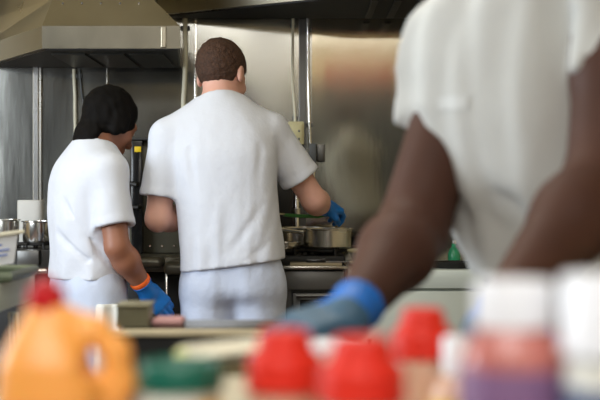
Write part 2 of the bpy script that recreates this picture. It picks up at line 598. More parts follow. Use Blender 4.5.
def person(s):
    root = thing('person', s['label'], 'person', s['loc'])
    yaw, secs = s['yaw'], s['secs']
    hc, HR = s['head'], frame(s['head_fwd'], s['head_up'])
    neck, sh, el, wr = s['neck'], s['sh'], s['el'], s['wr']
    hd, hb, cu = s['hand_dir'], s['hand_back'], s['curl']
    HA = [hand_axes(hd[i], hb[i], i == 1) for i in (0, 1)]     # 0 left, 1 right
    hips, knee, ank = s['hips'], s['knee'], s['ank']
    chin = A3(hc) + HR @ np.array([0, -.022, -.06])
    w = s['waist']
    ar = s.get('arm_r', (.056, .045, .047, .030))
    fm = s.get('fist', 1.0)

    def arms(p, i):
        fw = A3(wr[i]) - A3(el[i])
        m = A3(el[i]) + fw * .30
        d = seg(p, sh[i], el[i], ar[0], ar[1])
        um = A3(sh[i]) + (A3(el[i]) - A3(sh[i])) * .45
        d = smin(d, seg(p, A3(sh[i]) + (um - A3(sh[i])) * .5, um, ar[0] * 1.0, ar[0] * 1.0), .03)
        f = smin(seg(p, el[i], m, ar[1] * .95, ar[2]), seg(p, m, wr[i], ar[2], ar[3]), .03)
        return smin(d, f, .02)

    def body(p):
        d = loft(p, secs, yaw, -.024)
        d = np.maximum(d, w[2] - .06 - p[:, 2])
        for i in (0, 1):
            d = smin(d, seg(p, neck, sh[i], .045, .052), .05)
        d = smin(d, seg(p, chin, neck, .056, .060), .03)
        d = smin(d, head_sdf(p, hc, HR), .025)
        for i in (0, 1):
            d = smin(d, arms(p, i), .02)
            q = (p - A3(wr[i])) @ HA[i]
            d = smin(d, rbox(q, (.048, 0, -.002), (.044, .034, .011), .010), .02)
            for pts, rs in hand_chains(cu[i]):
                for a in range(len(pts) - 1):
                    d = smin(d, seg(q, pts[a], pts[a + 1], rs[a] * .7, rs[a + 1] * .7), .004)
            d = smin(d, seg(p, hips[i], knee[i], .070, .050), .03)
            d = smin(d, seg(p, knee[i], ank[i], .052, .038), .02)
            d = smin(d, seg(p, ank[i], A3(ank[i]) + A3(s['toe'][i]) * .14 + np.array([0, 0, -.03]), .036, .028), .02)
        return d

    def paint(c):
        q = (c - A3(hc)) @ HR / HS
        k = np.zeros(len(c), dtype=np.int32)
        for sx in (-1, 1):
            e = np.linalg.norm((q - np.array([sx * .031, .088, 0])) / np.array([.013, .012, .0075]), axis=1)
            k[e < 1] = 2
            k[(e < 1) & (np.abs(q[:, 0] - sx * .031) < .0058)] = 3
        l = np.linalg.norm((q - np.array([0, .096, -.067])) / np.array([.025, .016, .012]), axis=1)
        k[l < 1] = 1
        return k

    pts = [hc, neck] + list(sh) + list(el) + list(wr) + list(hips) + list(knee) + list(ank)
    for i in (0, 1):
        pts.append(Vector(wr[i]) + Vector(hd[i]).normalized() * .16)
        pts.append(Vector(ank[i]) + Vector(s['toe'][i]) * .16)
    for z, cx, cy, a, b in secs:
        pts += [(cx - a, cy - a, z), (cx + a, cy + a, z)]
    lo, hi = bbox(pts, .16)
    lo[2] = 0.0
    blob('body', body, lo, hi, s.get('res', .006), [M[s['skin']], M[s['lips']], M['eye_white'], M['iris']], root, paint)

    # ---------------- T-shirt
    se, sr = s['sleeve'], s['sleeve_r']
    up_n = (A3(chin) - A3(neck))
    up_n = up_n / np.linalg.norm(up_n)

    def shirt(p):
        d = loft(p, secs, yaw, 0.0)
        for i in (0, 1):
            d = smin(d, seg(p, neck, A3(sh[i]), .052, .066), .06)
        for i in (0, 1):
            a, b = A3(sh[i]), A3(el[i])
            ax = (b - a) / np.linalg.norm(b - a)
            L = se[i]
            end = a + ax * L
            t = (p - end) @ ax
            e = seg(p, a, a + ax * (L + .06), sr[0], sr[1] + (sr[1] - sr[0]) * .06 / L)
            e -= .0022 * np.clip((t + .028) * 400, 0, 1)         # turned hem
            e = np.maximum(e, t)
            arm_in = seg(p, a + ax * .02, a + ax * (L + .08), ar[0] + .001, ar[1] + .004)
            e = np.maximum(e, -np.maximum(arm_in, -(t + .03)))
            d = smin(d, e, .022)
        # folds
        low = np.clip((s['sh'][0][2] - .10 - p[:, 2]) / .30, s.get('fold_top', .2), 1)
        d = d + low * folds(p, s.get('fold_k', (34, 34, 26)), s.get('fold', .010), s['seed'])
        for (a, b, r, dep) in s.get('creases', []):
            g = seg(p, a, b, 0, 0)
            d = d + dep * np.exp(-(g / r) ** 2)
        d = np.minimum(d, loft(p, secs, yaw, -.010))
        for i in (0, 1):
            a, b = A3(sh[i]), A3(el[i])
            ax = (b - a) / np.linalg.norm(b - a)
            g = seg(p, a, a + ax * se[i], ar[0] + .007, ar[0] + .007)
            d = np.minimum(d, np.maximum(g, (p - a - ax * (se[i] - .012)) @ ax))
        hem = s['hem'] + s.get('hem_tilt', (0, 0))[0] * (p[:, 0] - secs[0][1]) + s.get('hem_tilt', (0, 0))[1] * (p[:, 1] - secs[0][2])
        d = np.maximum(d, hem - p[:, 2])
        # neck opening and its ribbed collar
        nb = A3(neck) + up_n * s.get('collar', .012)
        h = (p - nb) @ up_n
        rr = np.sqrt(np.maximum(((p - nb) ** 2).sum(1) - h ** 2, 0))
        d = smax(d, -np.maximum(rr - .066, -(h + .02)), .006)
        d = smax(d, -np.maximum(.014 - h, rr - .084), .006)
        d = smin(d, np.sqrt((rr - .070) ** 2 + ((h - .004) * .6) ** 2) - .007, .008)
        return d
    pts = [neck] + list(sh)
    for i in (0, 1):
        pts.append(Vector(sh[i]) + (Vector(el[i]) - Vector(sh[i])).normalized() * se[i])
    for z, cx, cy, a, b in secs:
        pts += [(cx - a, cy - a, z), (cx + a, cy + a, z)]
    lo, hi = bbox(pts, .10)
    lo[2] = s['hem'] - .08
    blob('t_shirt', shirt, lo, hi, s.get('cloth_res', .006), M[s['shirt']], root)

    # ---------------- trousers and shoes
    w = s['waist']

    def trousers(p):
        d = loft(p, secs, yaw, s.get('trouser_grow', -.018), 2.5)
        d = smax(d, w[2] - .15 - p[:, 2], .05)
        for i in (0, 1):
            d = smin(d, seg(p, A3(hips[i]) + np.array([0, 0, .04]), knee[i], .104, .084), .04)
            d = smin(d, seg(p, knee[i], A3(ank[i]) + np.array([0, 0, -.02]), .076, .066), .03)
        d = d + folds(p, (34, 34, 14), .009, s['seed'] + 5)
        d = np.maximum(d, p[:, 2] - w[2])
        return np.maximum(d, .055 - p[:, 2])
    pts = list(hips) + list(knee) + list(ank) + [w]
    for z, cx, cy, a, b in secs[:2]:
        pts += [(cx - a, cy - a, z), (cx + a, cy + a, z)]
    lo, hi = bbox(pts, .14)
    lo[2], hi[2] = .03, w[2] + .03
    blob('trousers', trousers, lo, hi, .007, M[s.get('trouser_mat', 'trousers')], root)
    for i in (0, 1):
        a, t = A3(ank[i]), A3(s['toe'][i])

        def shoe(p, a=a, t=t):
            u = np.array([a[0], a[1], 0.0])
            d = smin(seg(p, u - t * .04 + [0, 0, .05], u + t * .16 + [0, 0, .035], .046, .038), seg(p, u + [0, 0, .05], u + [0, 0, .10], .046, .048), .02)
            return np.maximum(d, -p[:, 2] + .002)
        lo, hi = bbox([a - t * .1, a + t * .24], .07)
        lo[2], hi[2] = -.01, .14
        blob('shoe', shoe, lo, hi, .006, M['shoe'], root)

    # ---------------- gloves
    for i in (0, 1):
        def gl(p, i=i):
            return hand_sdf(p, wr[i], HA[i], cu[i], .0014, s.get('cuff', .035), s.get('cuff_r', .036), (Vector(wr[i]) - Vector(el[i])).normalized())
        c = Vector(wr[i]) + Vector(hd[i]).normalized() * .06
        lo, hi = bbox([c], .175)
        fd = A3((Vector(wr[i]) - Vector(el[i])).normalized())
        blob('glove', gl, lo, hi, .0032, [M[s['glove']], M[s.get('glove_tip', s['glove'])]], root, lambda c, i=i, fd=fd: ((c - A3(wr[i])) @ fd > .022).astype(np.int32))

    # ---------------- hair or head wrap
    if s['hair'] == 'wrap':
        def wrap(p):
            q = (p - A3(hc)) @ HR / HS
            d = ell(q, (0, -.016, .032), (.083, .104, .097))
            for sx in (-1, 1):
                d = smin(d, ell(q, (sx * .078, -.012, 0), (.020, .030, .042)), .02)
            keep = q[:, 2] * .80 - q[:, 1] * .42 + .034
            d = smax(d, -keep, .008)
            band = np.abs(keep - .010) - .010
            d = d - .004 * np.clip(1 - band / .01, 0, 1) * (np.abs(band) < .02)
            fl = ell(q, (.004, -.070, -.078), (.056, .034, .060))
            d = smin(d, fl, .030)
            return d + folds(p, (60, 60, 60), .006, 3)
        lo, hi = bbox([hc], .20)
        blob('head_wrap', wrap, lo, hi, .004, M['wrap'], root)
    else:
        def hair(p):
            q = (p - A3(hc)) @ HR / HS
            d = ell(q, (0, -.017, .032), (.0845, .108, .100))
            keep = q[:, 2] * .75 - q[:, 1] * .66 + .016
            d = smax(d, -keep, .010)
            d = smax(d, -.076 - q[:, 2], .012)
            for sx in (-1, 1):
                d = smax(d, -ell(q, (sx * .086, -.006, -.012), (.03, .022, .036)), .008)
            return d + folds(p, (190, 190, 190), .004, 8)
        lo, hi = bbox([hc], .16)
        blob('hair', hair, lo, hi, .004, M['hair_brown' if s['hair'] == 'brown' else 'hair_black'], root)
    return root


# ---- the cook at the range, seen from behind
D = 4.80
sh = [P(168, 137, 4.82), P(270, 131, 4.86)]
person(dict(
    label='person in white T-shirt with short brown hair cooking at the range, back turned',
    loc=(X(232, D), D, 0), yaw=-.06, seed=11, skin='skin_pale', lips='lips_pale', hair='brown', shirt='shirt_white', glove='glove',
    head=P(222.5, 76.5, 4.90), head_fwd=(.40, .80, -.34), head_up=(.05, .30, 1), neck=P(220, 104, 4.84),
    sh=sh, el=[P(158, 219, 4.80), P(314, 200, 4.93)], wr=[P(196, 216, 5.03), P(323, 207, 5.10)],
    hand_dir=[(.80, .55, -.1), (.60, .80, -.02)], hand_back=[(0, .2, 1), (.45, -.2, .8)],
    curl=[(.7, .75, .8, .8, .6), (.75, .85, .9, .9, .8)], arm_r=(.055, .047, .047, .032),
    secs=[(.70, X(234, D), D + .02, .200, .140), (Z(268, D), X(232.5, D), D + .01, .196, .138), (Z(232, D), X(229.5, D), D, .190, .130), (Z(190, D), X(226, D), D, .190, .128),
          (Z(155, D), X(223, D), D, .200, .128), (Z(128, D), X(221, D), D + .02, .185, .115), (Z(108, D), X(221, D), D + .03, .110, .090), (Z(98, D), X(221, D), D + .04, .07, .06)],
    sleeve=[.225, .215], sleeve_r=(.068, .078), hem=Z(267, D - .12), hem_tilt=(.13, 0),
    creases=[(P(176, 200, 4.66), P(215, 262, 4.66), .014, .012), (P(276, 188, 4.68), P(232, 250, 4.66), .014, .012), (P(183, 258, 4.66), P(270, 250, 4.66), .010, .010),
             (P(280, 235, 4.70), P(245, 262, 4.66), .010, .008), (P(190, 150, 4.7), P(196, 215, 4.66), .014, .008), (P(262, 145, 4.7), P(258, 205, 4.66), .014, .008)],
    waist=(0, 0, Z(258, D)), hips=[P(209, 296, 4.82), P(257, 294, 4.82)], knee=[(X(203, D), 4.85, .50), (X(262, D), 4.86, .50)], ank=[(X(200, D), 4.80, .09), (X(268, D), 4.82, .09)],
    toe=[(-.15, .98, 0), (.2, .97, 0)]))

# ---- the cook in the black head wrap
D = 4.80
fx, fy = .85, .527
rx, ry = fy, -fx
tc = Vector((X(88, D), D, 0))
def tp(py, f, r, px=None):
    """a point of this torso: row, metres forward and to his side of the middle"""
    return Vector((tc.x + fx * f + rx * r, tc.y + fy * f + ry * r, Z(py, D)))
sh = [tp(166, .02, -.165), tp(172, .015, .150)]
cook = person(dict(
    label='person in white T-shirt and black head wrap looking down at the stove',
    loc=(X(92, D), D, 0), yaw=math.atan2(-fx, fy), seed=23, skin='skin_tan', lips='lips_pale', hair='wrap', shirt='shirt_white', glove='glove',
    head=P(109.5, 123, 4.86), head_fwd=(.66, .66, -.44), head_up=(.34, .20, 1), neck=P(92, 152, 4.82),
    sh=sh, el=[tp(250, .04, -.225), P(117, 247, 4.63)], wr=[tp(244, .09, -.10), P(146, 290, 4.74)],
    hand_dir=[(.25, -.2, -.8), (.62, .30, -.68)], hand_back=[(.8, .6, 0), (.2, -.9, .2)],
    curl=[(.5, .5, .55, .6, .4), (.35, .4, .45, .5, .3)], arm_r=(.055, .044, .046, .030),
    secs=[(.68, X(89, D), D + .0, .175, .135), (Z(282, D), X(89.5, D), D, .172, .135), (Z(250, D), X(89, D), D, .172, .138), (Z(212, D), X(87.5, D), D, .178, .138),
          (Z(182, D), X(88, D), D, .180, .132), (Z(162, D), X(89, D), D, .160, .115), (Z(148, D), X(92, D), D + .01, .10, .085), (Z(140, D), X(94, D), D + .01, .06, .06)],
    sleeve=[.20, .205], sleeve_r=(.066, .074), hem=Z(280, D - .10), fold=.014, collar=.016,
    creases=[(P(62, 200, 4.66), P(108, 262, 4.64), .012, .013), (P(56, 232, 4.68), P(88, 260, 4.64), .012, .010)],
    waist=(0, 0, Z(270, D)), hips=[tp(302, 0, -.085), tp(302, 0, .085)], knee=[Vector((tc.x - rx * .10, tc.y - ry * .10, .46)), Vector((tc.x + rx * .10, tc.y + ry * .10, .46))],
    ank=[Vector((tc.x - rx * .11, tc.y - ry * .11, .09)), Vector((tc.x + rx * .11, tc.y + ry * .11, .09))],
    toe=[(fx, fy, 0), (fx, fy, 0)]))
# his orange wristband and the white towel tucked at his hip
w0, w1 = P(146, 290, 4.74), P(117, 247, 4.63)
ax = (w1 - w0).normalized()
MB().tube([w0 + ax * .034, w0 + ax * .038, w0 + ax * .050, w0 + ax * .054], [.036, .0385, .0388, .0365], 24).build('wristband', M['orange_band'], cook)


def towel_sdf(p):
    a, b = P(98, 304, 4.60), P(118, 309, 4.58)
    z = p[:, 2]
    t = np.clip((a.z - z) / .36, 0, 1)
    q = p.copy()
    q[:, 0] -= (a.x + b.x) / 2 - .012 * t
    q[:, 1] -= a.y + .012 * np.sin(q[:, 0] * 90) - .01 * t
    q[:, 2] -= a.z - .18 - .22 * 0
    return rbox(q, (0, 0, 0), (.046, .012, .18), .008) * .8
blob('towel', towel_sdf, A3(P(108, 304, 4.60)) - [.10, .08, .42], A3(P(108, 304, 4.60)) + [.10, .08, .06], .005, M['towel'], cook)

# ---- the cook across the counter, facing this way, out of focus
D = 2.20
fx, fy = -.55, -.835
rx, ry = fy, -fx            # his right is at the picture's left
def sec(py, px, a, b, dd=0.0):
    return (Z(py, D + dd), X(px, D + dd), D + dd, a, b)
near = person(dict(
    label='person in grey-white T-shirt with dark arms leaning over the counter of bottles',
    loc=(X(565, D), D + .04, 0), yaw=math.atan2(-fx, fy), seed=37, skin='skin_dark', lips='lips_dark', hair='black', shirt='shirt_grey', glove='glove_dull',
    head=P(512, -122, 2.10), head_fwd=(-.5, -.75, -.42), head_up=(-.10, -.25, 1), neck=P(518, -58, 2.20),
    sh=[P(618, -10, 2.07), P(480, 10, 2.33)], el=[P(606, 176, 1.95), P(413, 230, 2.17)], wr=[P(493, 326, 1.74), P(353, 311, 1.92)],
    hand_dir=[(.12, -.85, -.06), (-.82, -.50, -.20)], hand_back=[(-.3, -.3, .9), (-.10, -.35, .9)],
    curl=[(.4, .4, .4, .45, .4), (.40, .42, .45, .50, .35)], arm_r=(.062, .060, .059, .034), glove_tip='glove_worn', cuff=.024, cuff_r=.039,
    secs=[(.74, X(585, D), D + .06, .185, .130), (Z(300, D), X(584, D), D + .04, .178, .130), (Z(260, D), X(572, D), D + .03, .178, .130), (Z(190, D), X(540, D), D + .01, .185, .128), (Z(120, D), X(520, D), D, .198, .125),
          (Z(60, D), X(517, D), D, .200, .125), (Z(10, D), X(520, D), D, .190, .115), (Z(-15, D), X(518, D), D, .12, .09), (Z(-30, D), X(518, D), D, .07, .06)],
    sleeve=[.165, .245], sleeve_r=(.078, .071), hem=1.03, fold=.020, fold_top=1.0, fold_k=(40, 40, 5), cloth_res=.007,
    creases=[(P(505, 0, 2.06), P(478, 120, 2.06), .020, .012), (P(566, 20, 2.02), P(564, 80, 2.02), .018, .02), (P(432, 30, 2.1), P(445, 180, 2.1), .02, .010)],
    waist=(0, 0, 1.045), trouser_mat='dark_trousers', hips=[(X(585, D) + .07, D - .0, .82), (X(585, D) - .07, D + .08, .82)], knee=[(X(585, D) + .10, D + .06, .47), (X(585, D) - .08, D + .14, .47)],
    ank=[(X(585, D) + .12, D + .12, .09), (X(585, D) - .09, D + .2, .09)], toe=[(-.3, -.95, 0), (-.6, -.8, 0)]))

from mathutils.bvhtree import BVHTree
sm = [o for o in near.children if o.name.startswith('t_shirt')][0].data
bv = BVHTree.FromPolygons([v.co.copy() for v in sm.vertices], [tuple(q.vertices) for q in sm.polygons])
vs, fs = [], []
NU, NV = 14, 8
for j in range(NV + 1):
    for i in range(NU + 1):
        px, py = 486 + 36 * i / NU, 63 + 18 * j / NV
        a = P(px, py, 1.6)
        hit = bv.ray_cast(a, Vector((0, 1, 0)))
        vs.append(hit[0] + Vector((0, -.0025, 0)))
for j in range(NV):
    for i in range(NU):
        fs.append((j * (NU + 1) + i, j * (NU + 1) + i + 1, (j + 1) * (NU + 1) + i + 1, (j + 1) * (NU + 1) + i))
MB().add(vs, fs).build('chest_print', M['print'], near)
# ------------------------------------------------------------------ the room
WD = 5.80      # distance of the steel wall


def struct(name, mb, m, smooth=False):
    o = mb.build(name, m, None, smooth)
    o['kind'] = 'structure'
    return o


XL, XR, YF, ZC = -3.0, 3.0, -2.6, 2.95
struct('floor', MB().bb((XL - .1, YF - .1, -.1), (XR + .1, WD + .1, 0)), M['floor_tile'])
struct('ceiling', MB().bb((XL - .1, YF - .1, ZC), (XR + .1, WD + .1, ZC + .1)), M['ceiling'])
struct('wall_back', MB().bb((XL - .1, WD + .004, 0), (XR + .1, WD + .1, ZC)), M['cream_wall'])
struct('trim_8', MB().bb((-1.52, WD, 0), (XR, WD + .006, ZC)), M['wall_steel'])
struct('wall_right', MB().bb((XR, YF, 0), (XR + .1, WD, ZC)), M['cream_wall'])
w = MB()                                                    # side wall with a tall window near the range
w.bb((XL - .1, YF, 0), (XL, 1.2, ZC)).bb((XL - .1, 1.2, 0), (XL, 3.9, 1.0)).bb((XL - .1, 1.2, 2.5), (XL, 3.9, ZC))
struct('wall_left', w, M['grey_wall'])
struct('trim_9', MB().bb((XL - .1, 3.9, 0), (XL, WD, ZC)), M['cream_wall'])
w = MB()                                                    # wall behind the camera with its small high window
w.bb((XL, YF - .1, 0), (-.66, YF, 2.40)).bb((-.06, YF - .1, 0), (XR, YF, 2.40)).bb((-.66, YF - .1, 0), (-.06, YF, 1.9))
struct('wall_front', w, M['grey_wall'])
struct('trim_1', MB().bb((XL, YF - .1, 2.40), (XR, YF, ZC)), M['cream_wall'])
w = MB()
for (x0, x1, z0, z1) in ((-.66, -.62, 1.9, 2.4), (-.10, -.06, 1.9, 2.4), (-.37, -.35, 1.94, 2.36), (-.62, -.10, 2.36, 2.4), (-.62, -.10, 1.9, 1.94)):
    w.bb((x0, YF - .08, z0), (x1, YF - .02, z1))
struct('window_1', w, M['window_frame'])
w = MB()
for (y0, y1, z0, z1) in ((1.2, 1.26, 1.0, 2.5), (3.84, 3.9, 1.0, 2.5), (2.52, 2.58, 1.06, 2.44), (1.26, 3.84, 2.44, 2.5), (1.26, 3.84, 1.0, 1.06)):
    w.bb((XL - .08, y0, z0), (XL - .02, y1, z1))
struct('window_2', w, M['window_frame'])


def strip(n, px, hw, z0, z1, m, t=.008):
    x = X(px, WD)
    return struct('trim_%d' % n, MB().bb((x - hw, WD - t, z0), (x + hw, WD + .002, z1), .002), m)


strip(2, 36.5, .012, .0, 1.74, M['bright_steel'], .02)
strip(3, 40.5, .006, .0, 1.74, M['steel'], .012)
strip(4, 196, .006, .0, 1.96, M['bright_steel'], .012)
strip(5, 302.5, .016, .0, 1.955, M['dark_steel'], .010)
strip(6, 107.5, .004, 1.2, 1.74, M['steel'], .006)
# the side of the steel wall behind the range is covered by one wide lighter sheet
struct('trim_7', MB().bb((X(312, WD), WD - .006, .3), (XR, WD + .002, 1.955)), M['wall_sheet'])

# red board added out of view to make the red smear in the steel
sg = thing('reflection_board', 'unseen red sign board with a cream plate, added for its reflection in the steel', 'sign', (.68, YF, 2.46))
MB().bb((.26, YF, 2.42), (1.10, YF + .03, 2.60), .004).build('board', M['reflection_red'], sg)
MB().bb((.58, YF + .03, 2.47), (.76, YF + .036, 2.54), .002).build('plate', M['cream_plastic'], sg)

# ------------------------------------------------------------------ extractor hoods
Z1, Z2 = Z(67, WD), Z(18, WD)


def on_z(px, py, z):
    d = F * (z - H) / (HY - py)
    return (X(px, d), d)


a = on_z(42, 48.5, Z1)
r = (X(180, a[1]), a[1])
back_l, back_r = (X(-20, WD), WD), (X(181, WD), WD)
ring = [back_l, a, r, back_r]
LIP = .088
hood = thing('extractor_hood', 'steel extractor hood with sloping front above the cook in the head wrap', 'hood', (-.9, 5.4, Z1))
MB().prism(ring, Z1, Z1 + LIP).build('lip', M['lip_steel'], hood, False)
mid = [(back_l[0] + .03, WD), (a[0] + .026, a[1] + .083), (-.585, r[1] + .083), (-.68, WD)]
top = [(back_l[0] + .2, WD), (a[0] + .12, a[1] + .40), (-.69, r[1] + .40), (-.72, WD)]
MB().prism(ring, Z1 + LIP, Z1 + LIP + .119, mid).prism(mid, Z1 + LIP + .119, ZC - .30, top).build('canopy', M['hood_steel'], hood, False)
MB().prism(top, ZC - .30, ZC).build('duct', M['hood_steel'], hood, False)
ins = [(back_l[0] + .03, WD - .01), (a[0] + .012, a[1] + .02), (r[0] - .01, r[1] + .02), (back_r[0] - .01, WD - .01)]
MB().prism(ins, Z1 - .004, Z1 + .002).build('underside', M['plain_black'], hood, False)
f = MB()
for i in range(3):
    x = a[0] + .03 + i * .155
    f.box((x + .05, 5.45, Z1 - .008), (.135, .52, .008), .002)
f.build('grease_filter', M['filter'], hood, False)
for i in range(5):
    x = a[0] + .07 + i * .075
    zz = Z1 + LIP + .100
    MB().cone((x, a[1] + .085, zz), (x, a[1] + .062, zz - .002), .004, .004, 8).build('rivet', M['bright_steel'], hood)
MB().bb((X(161, 5.06), a[1] - .008, Z1 + .004), (X(166, 5.06), a[1] + .002, Z1 + LIP - .004), .002).build('bracket', M['hood_steel'], hood, False)

p0, p1 = on_z(157, 15, Z2), on_z(303, 0, Z2)
s = (p1[1] - p0[1]) / (p1[0] - p0[0])
p2 = (.22, p0[1] + s * (.22 - p0[0]))
ring = [(p0[0] - .02, WD), p0, p2, (1.9, p2[1]), (1.9, WD)]
hood = thing('extractor_hood', 'steel extractor hood with dark underside over the range and the back-turned cook', 'hood', (.5, 5.4, Z2))
MB().prism(ring, Z2, Z2 + .10).build('lip', M['hood_steel'], hood, False)
top = [(p0[0] + .25, WD), (p0[0] + .30, p0[1] + .05), (.35, p2[1] + .30), (1.75, p2[1] + .30), (1.75, WD)]
MB().prism(ring, Z2 + .10, ZC - .25, top).build('canopy', M['hood_steel'], hood, False)
MB().prism(top, ZC - .25, ZC).build('duct', M['hood_steel'], hood, False)
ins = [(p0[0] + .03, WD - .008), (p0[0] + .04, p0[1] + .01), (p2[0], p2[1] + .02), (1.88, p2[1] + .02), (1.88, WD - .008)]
MB().prism(ins, Z2 - .004, Z2 + .002).build('underside', M['plain_black'], hood, False)
f = MB()
for i in range(16):
    x = .30 + i * .095
    f.box((x, 5.45, Z2 - .010), (.03, .52, .008), .002)
f.build('grease_filter', M['filter'], hood, False)

# ------------------------------------------------------------------ pipes, cables and boxes on the wall
def wall_pipe(name, label, cat, px, r, m, group=None, d=WD):
    t = thing(name, label, cat, (X(px[0][0], d), d, Z(px[-1][1], d)), group)
    MB().tube([P(x, y, d - r - .004) for x, y in px], r, 14).build('tube', m, t)
    for x, y in (px[1], px[-2]):
        q = P(x, y, d - r - .004)
        MB().box(q + Vector((0, r * .4, 0)), (r * 4, r * 1.2, .018), .002).build('mount_clip', M['grey_box'], t, False)
    return t


wall_pipe('conduit', 'thick cream conduit down the steel wall beside the brown-haired cook', 'pipe', [(185, 16), (185, 28), (185.4, 60), (184.5, 84), (183.5, 100), (183.5, 130), (183.5, 175)], .0105, M['white_pvc'])
wall_pipe('conduit', 'slim cream conduit behind the black head wrap', 'pipe', [(74, 69), (74, 76), (75, 95), (75, 110), (75.5, 135), (75.5, 190)], .0075, M['white_pvc'])
wall_pipe('cable', 'cream cable hanging from the hood down to the socket box', 'cable', [(293, 18), (293, 26), (292.5, 60), (293, 85), (294.5, 105), (295, 118), (295, 123)], .0062, M['white_pvc'])
wall_pipe('steel_pipe', 'bright steel pipe running down into the grey switch box', 'pipe', [(308, 17), (308, 30), (308, 70), (309, 100), (309.5, 125), (310, 146)], .0075, M['bright_steel'])
wall_pipe('cable', 'thin dark cable curving down the wall beside the slim conduit', 'cable', [(79.5, 69), (80, 76), (82, 95), (84, 106), (88, 118), (90, 130)], .004, M['grey_box'])

t = thing('socket_box', 'cream plastic socket box on the wall above the raised arm', 'socket', P(297, 146, WD))
MB().bb((X(288, WD), WD - .05, Z(145, WD)), (X(304, WD), WD, Z(122, WD)), .006).build('case', M['cream_plastic'], t)
MB().bb((X(292, WD), WD - .056, Z(142, WD)), (X(302, WD), WD - .048, Z(125, WD)), .003).build('face_plate', M['cream_plastic'], t)
for px, py in ((299, 131), (299, 139)):
    MB().box(P(px, py, WD - .056), (.008, .006, .010), .002).build('socket_slot', M['grey_box'], t)
t = thing('switch_box', 'grey metal switch box at the foot of the steel pipe', 'switch', P(315, 163, WD))
MB().bb((X(309, WD), WD - .07, Z(163, WD)), (X(316, WD), WD, Z(144, WD)), .004).build('case', M['grey_box'], t)
MB().bb((X(316.5, WD), WD - .045, Z(162, WD)), (X(325, WD), WD, Z(144.5, WD)), .004).build('cover', M['dark_steel'], t)
MB().tube([P(313.5, 163, WD - .04), P(313.5, 200, WD - .04)], .007, 12).build('pipe_stub', M['bright_steel'], t)

# ------------------------------------------------------------------ cooking line against the wall
# the range: black open burners over a steel front
RT = Z(266, 5.05)         # height of the steel edge
rx0, rx1 = X(262, 5.05), X(346, 5.05)
t = thing('gas_range', 'steel fronted gas range with black burners and saucepans on top', 'range', ((rx0 + rx1) / 2, 5.4, 0))
MB().bb((rx0, 5.10, .10), (rx1, WD - .03, RT - .005), .004).build('oven_body', M['dark_steel'], t, False)
MB().bb((rx0 - .004, 5.03, RT - .012), (rx1 + .004, WD - .03, RT), .003).build('ledge', M['steel'], t)
MB().bb((X(284, 5.06), 5.05, Z(290, 5.05)), (X(344, 5.06), 5.11, Z(271, 5.05)), .006).build('control_panel', M['panel_steel'], t)
d_ = MB().bb((X(292, 5.06), 5.07, .30), (X(344, 5.06), 5.12, Z(293, 5.05)), .006).build('oven_door', M['dark_steel'], t)
MB().bb((X(300, 5.06), 5.062, Z(312, 5.05)), (X(338, 5.06), 5.075, Z(300, 5.05)), .004).build('window', M['black_gloss'], d_)
hb = MB().tube([(X(296, 5.02), 5.03, Z(296, 5.02)), (X(342, 5.02), 5.03, Z(296, 5.02))], .009, 12)
hb.tube([(X(298, 5.02), 5.03, Z(296, 5.02)), (X(298, 5.02), 5.09, Z(296, 5.02))], .007, 8).tube([(X(340, 5.02), 5.03, Z(296, 5.02)), (X(340, 5.02), 5.09, Z(296, 5.02))], .007, 8)
hb.build('handle', M['dark_steel'], d_)
MB().bb((rx0 + .01, 5.16, RT), (rx1, WD - .04, Z(256, 5.16)), .006).build('burner_box', M['plain_black'], t)
BT = Z(256, 5.16)
for k in range(2):
    for j in range(2):
        cx, cy = rx0 + .09 + k * .16, 5.28 + j * .30
        g = MB().ring((cx, cy, BT + .018), .085, .006, 28, 8)
        for q in range(4):
            an = q * math.pi / 2 + .4
            g.tube([(cx + .02 * math.cos(an), cy + .02 * math.sin(an), BT + .020), (cx + .10 * math.cos(an), cy + .10 * math.sin(an), BT + .020), (cx + .10 * math.cos(an), cy + .10 * math.sin(an), BT)], .006, 8)
        g.lathe([(0, .0), (.035, .0), (.035, .010), (.02, .014), (0, .014)], (cx, cy, BT), 20)
        g.build('burner_grate', M['iron'], t)
for k in range(4):
    x = X(300 + k * 11, 5.1)
    MB().lathe([(0, 0), (.011, 0), (.009, .016), (0, .016)], (x, 5.17, RT), 16).build('knob', M['bright_steel'] if k == 0 else M['black_gloss'], t)
for sx in (rx0 + .04, rx1 - .04):
    for y in (5.14, 5.74):
        MB().lathe([(.022, 0), (.022, .02), (.014, .03), (.014, .105)], (sx, y, 0), 14).build('leg', M['steel'], t)


def saucepan(name, label, c, r, h, m, group, handle=None, lid=None):
    t = thing(name, label, 'pan', c, group)
    MB().lathe([(0, 0), (r * .94, 0), (r, .008), (r, h - .004), (r + .006, h - .001), (r + .006, h + .003), (r - .003, h + .003), (r - .004, h - .004), (r - .004, .006), (0, .005)], c, 48).build('pot', m, t)
    if handle is not None:
        a = Vector(c) + Vector((handle[0] * r, handle[1] * r, h * .8))
        b = a + Vector((handle[0] * handle[2], handle[1] * handle[2], .012))
        hm = MB().tube([a, a + (b - a) * .15, a + (b - a) * .3, b], [.011, .009, .008, .010], 12)
        for s_ in (-1, 1):
            hm.lathe([(0, 0), (.005, 0), (.005, .004), (0, .005)], a + Vector((s_ * .012 * -handle[1], s_ * .012 * handle[0], -.012)), 10)
        hm.build('handle', M['bright_steel'] if m is not M['iron'] else M['iron'], t)
    return t


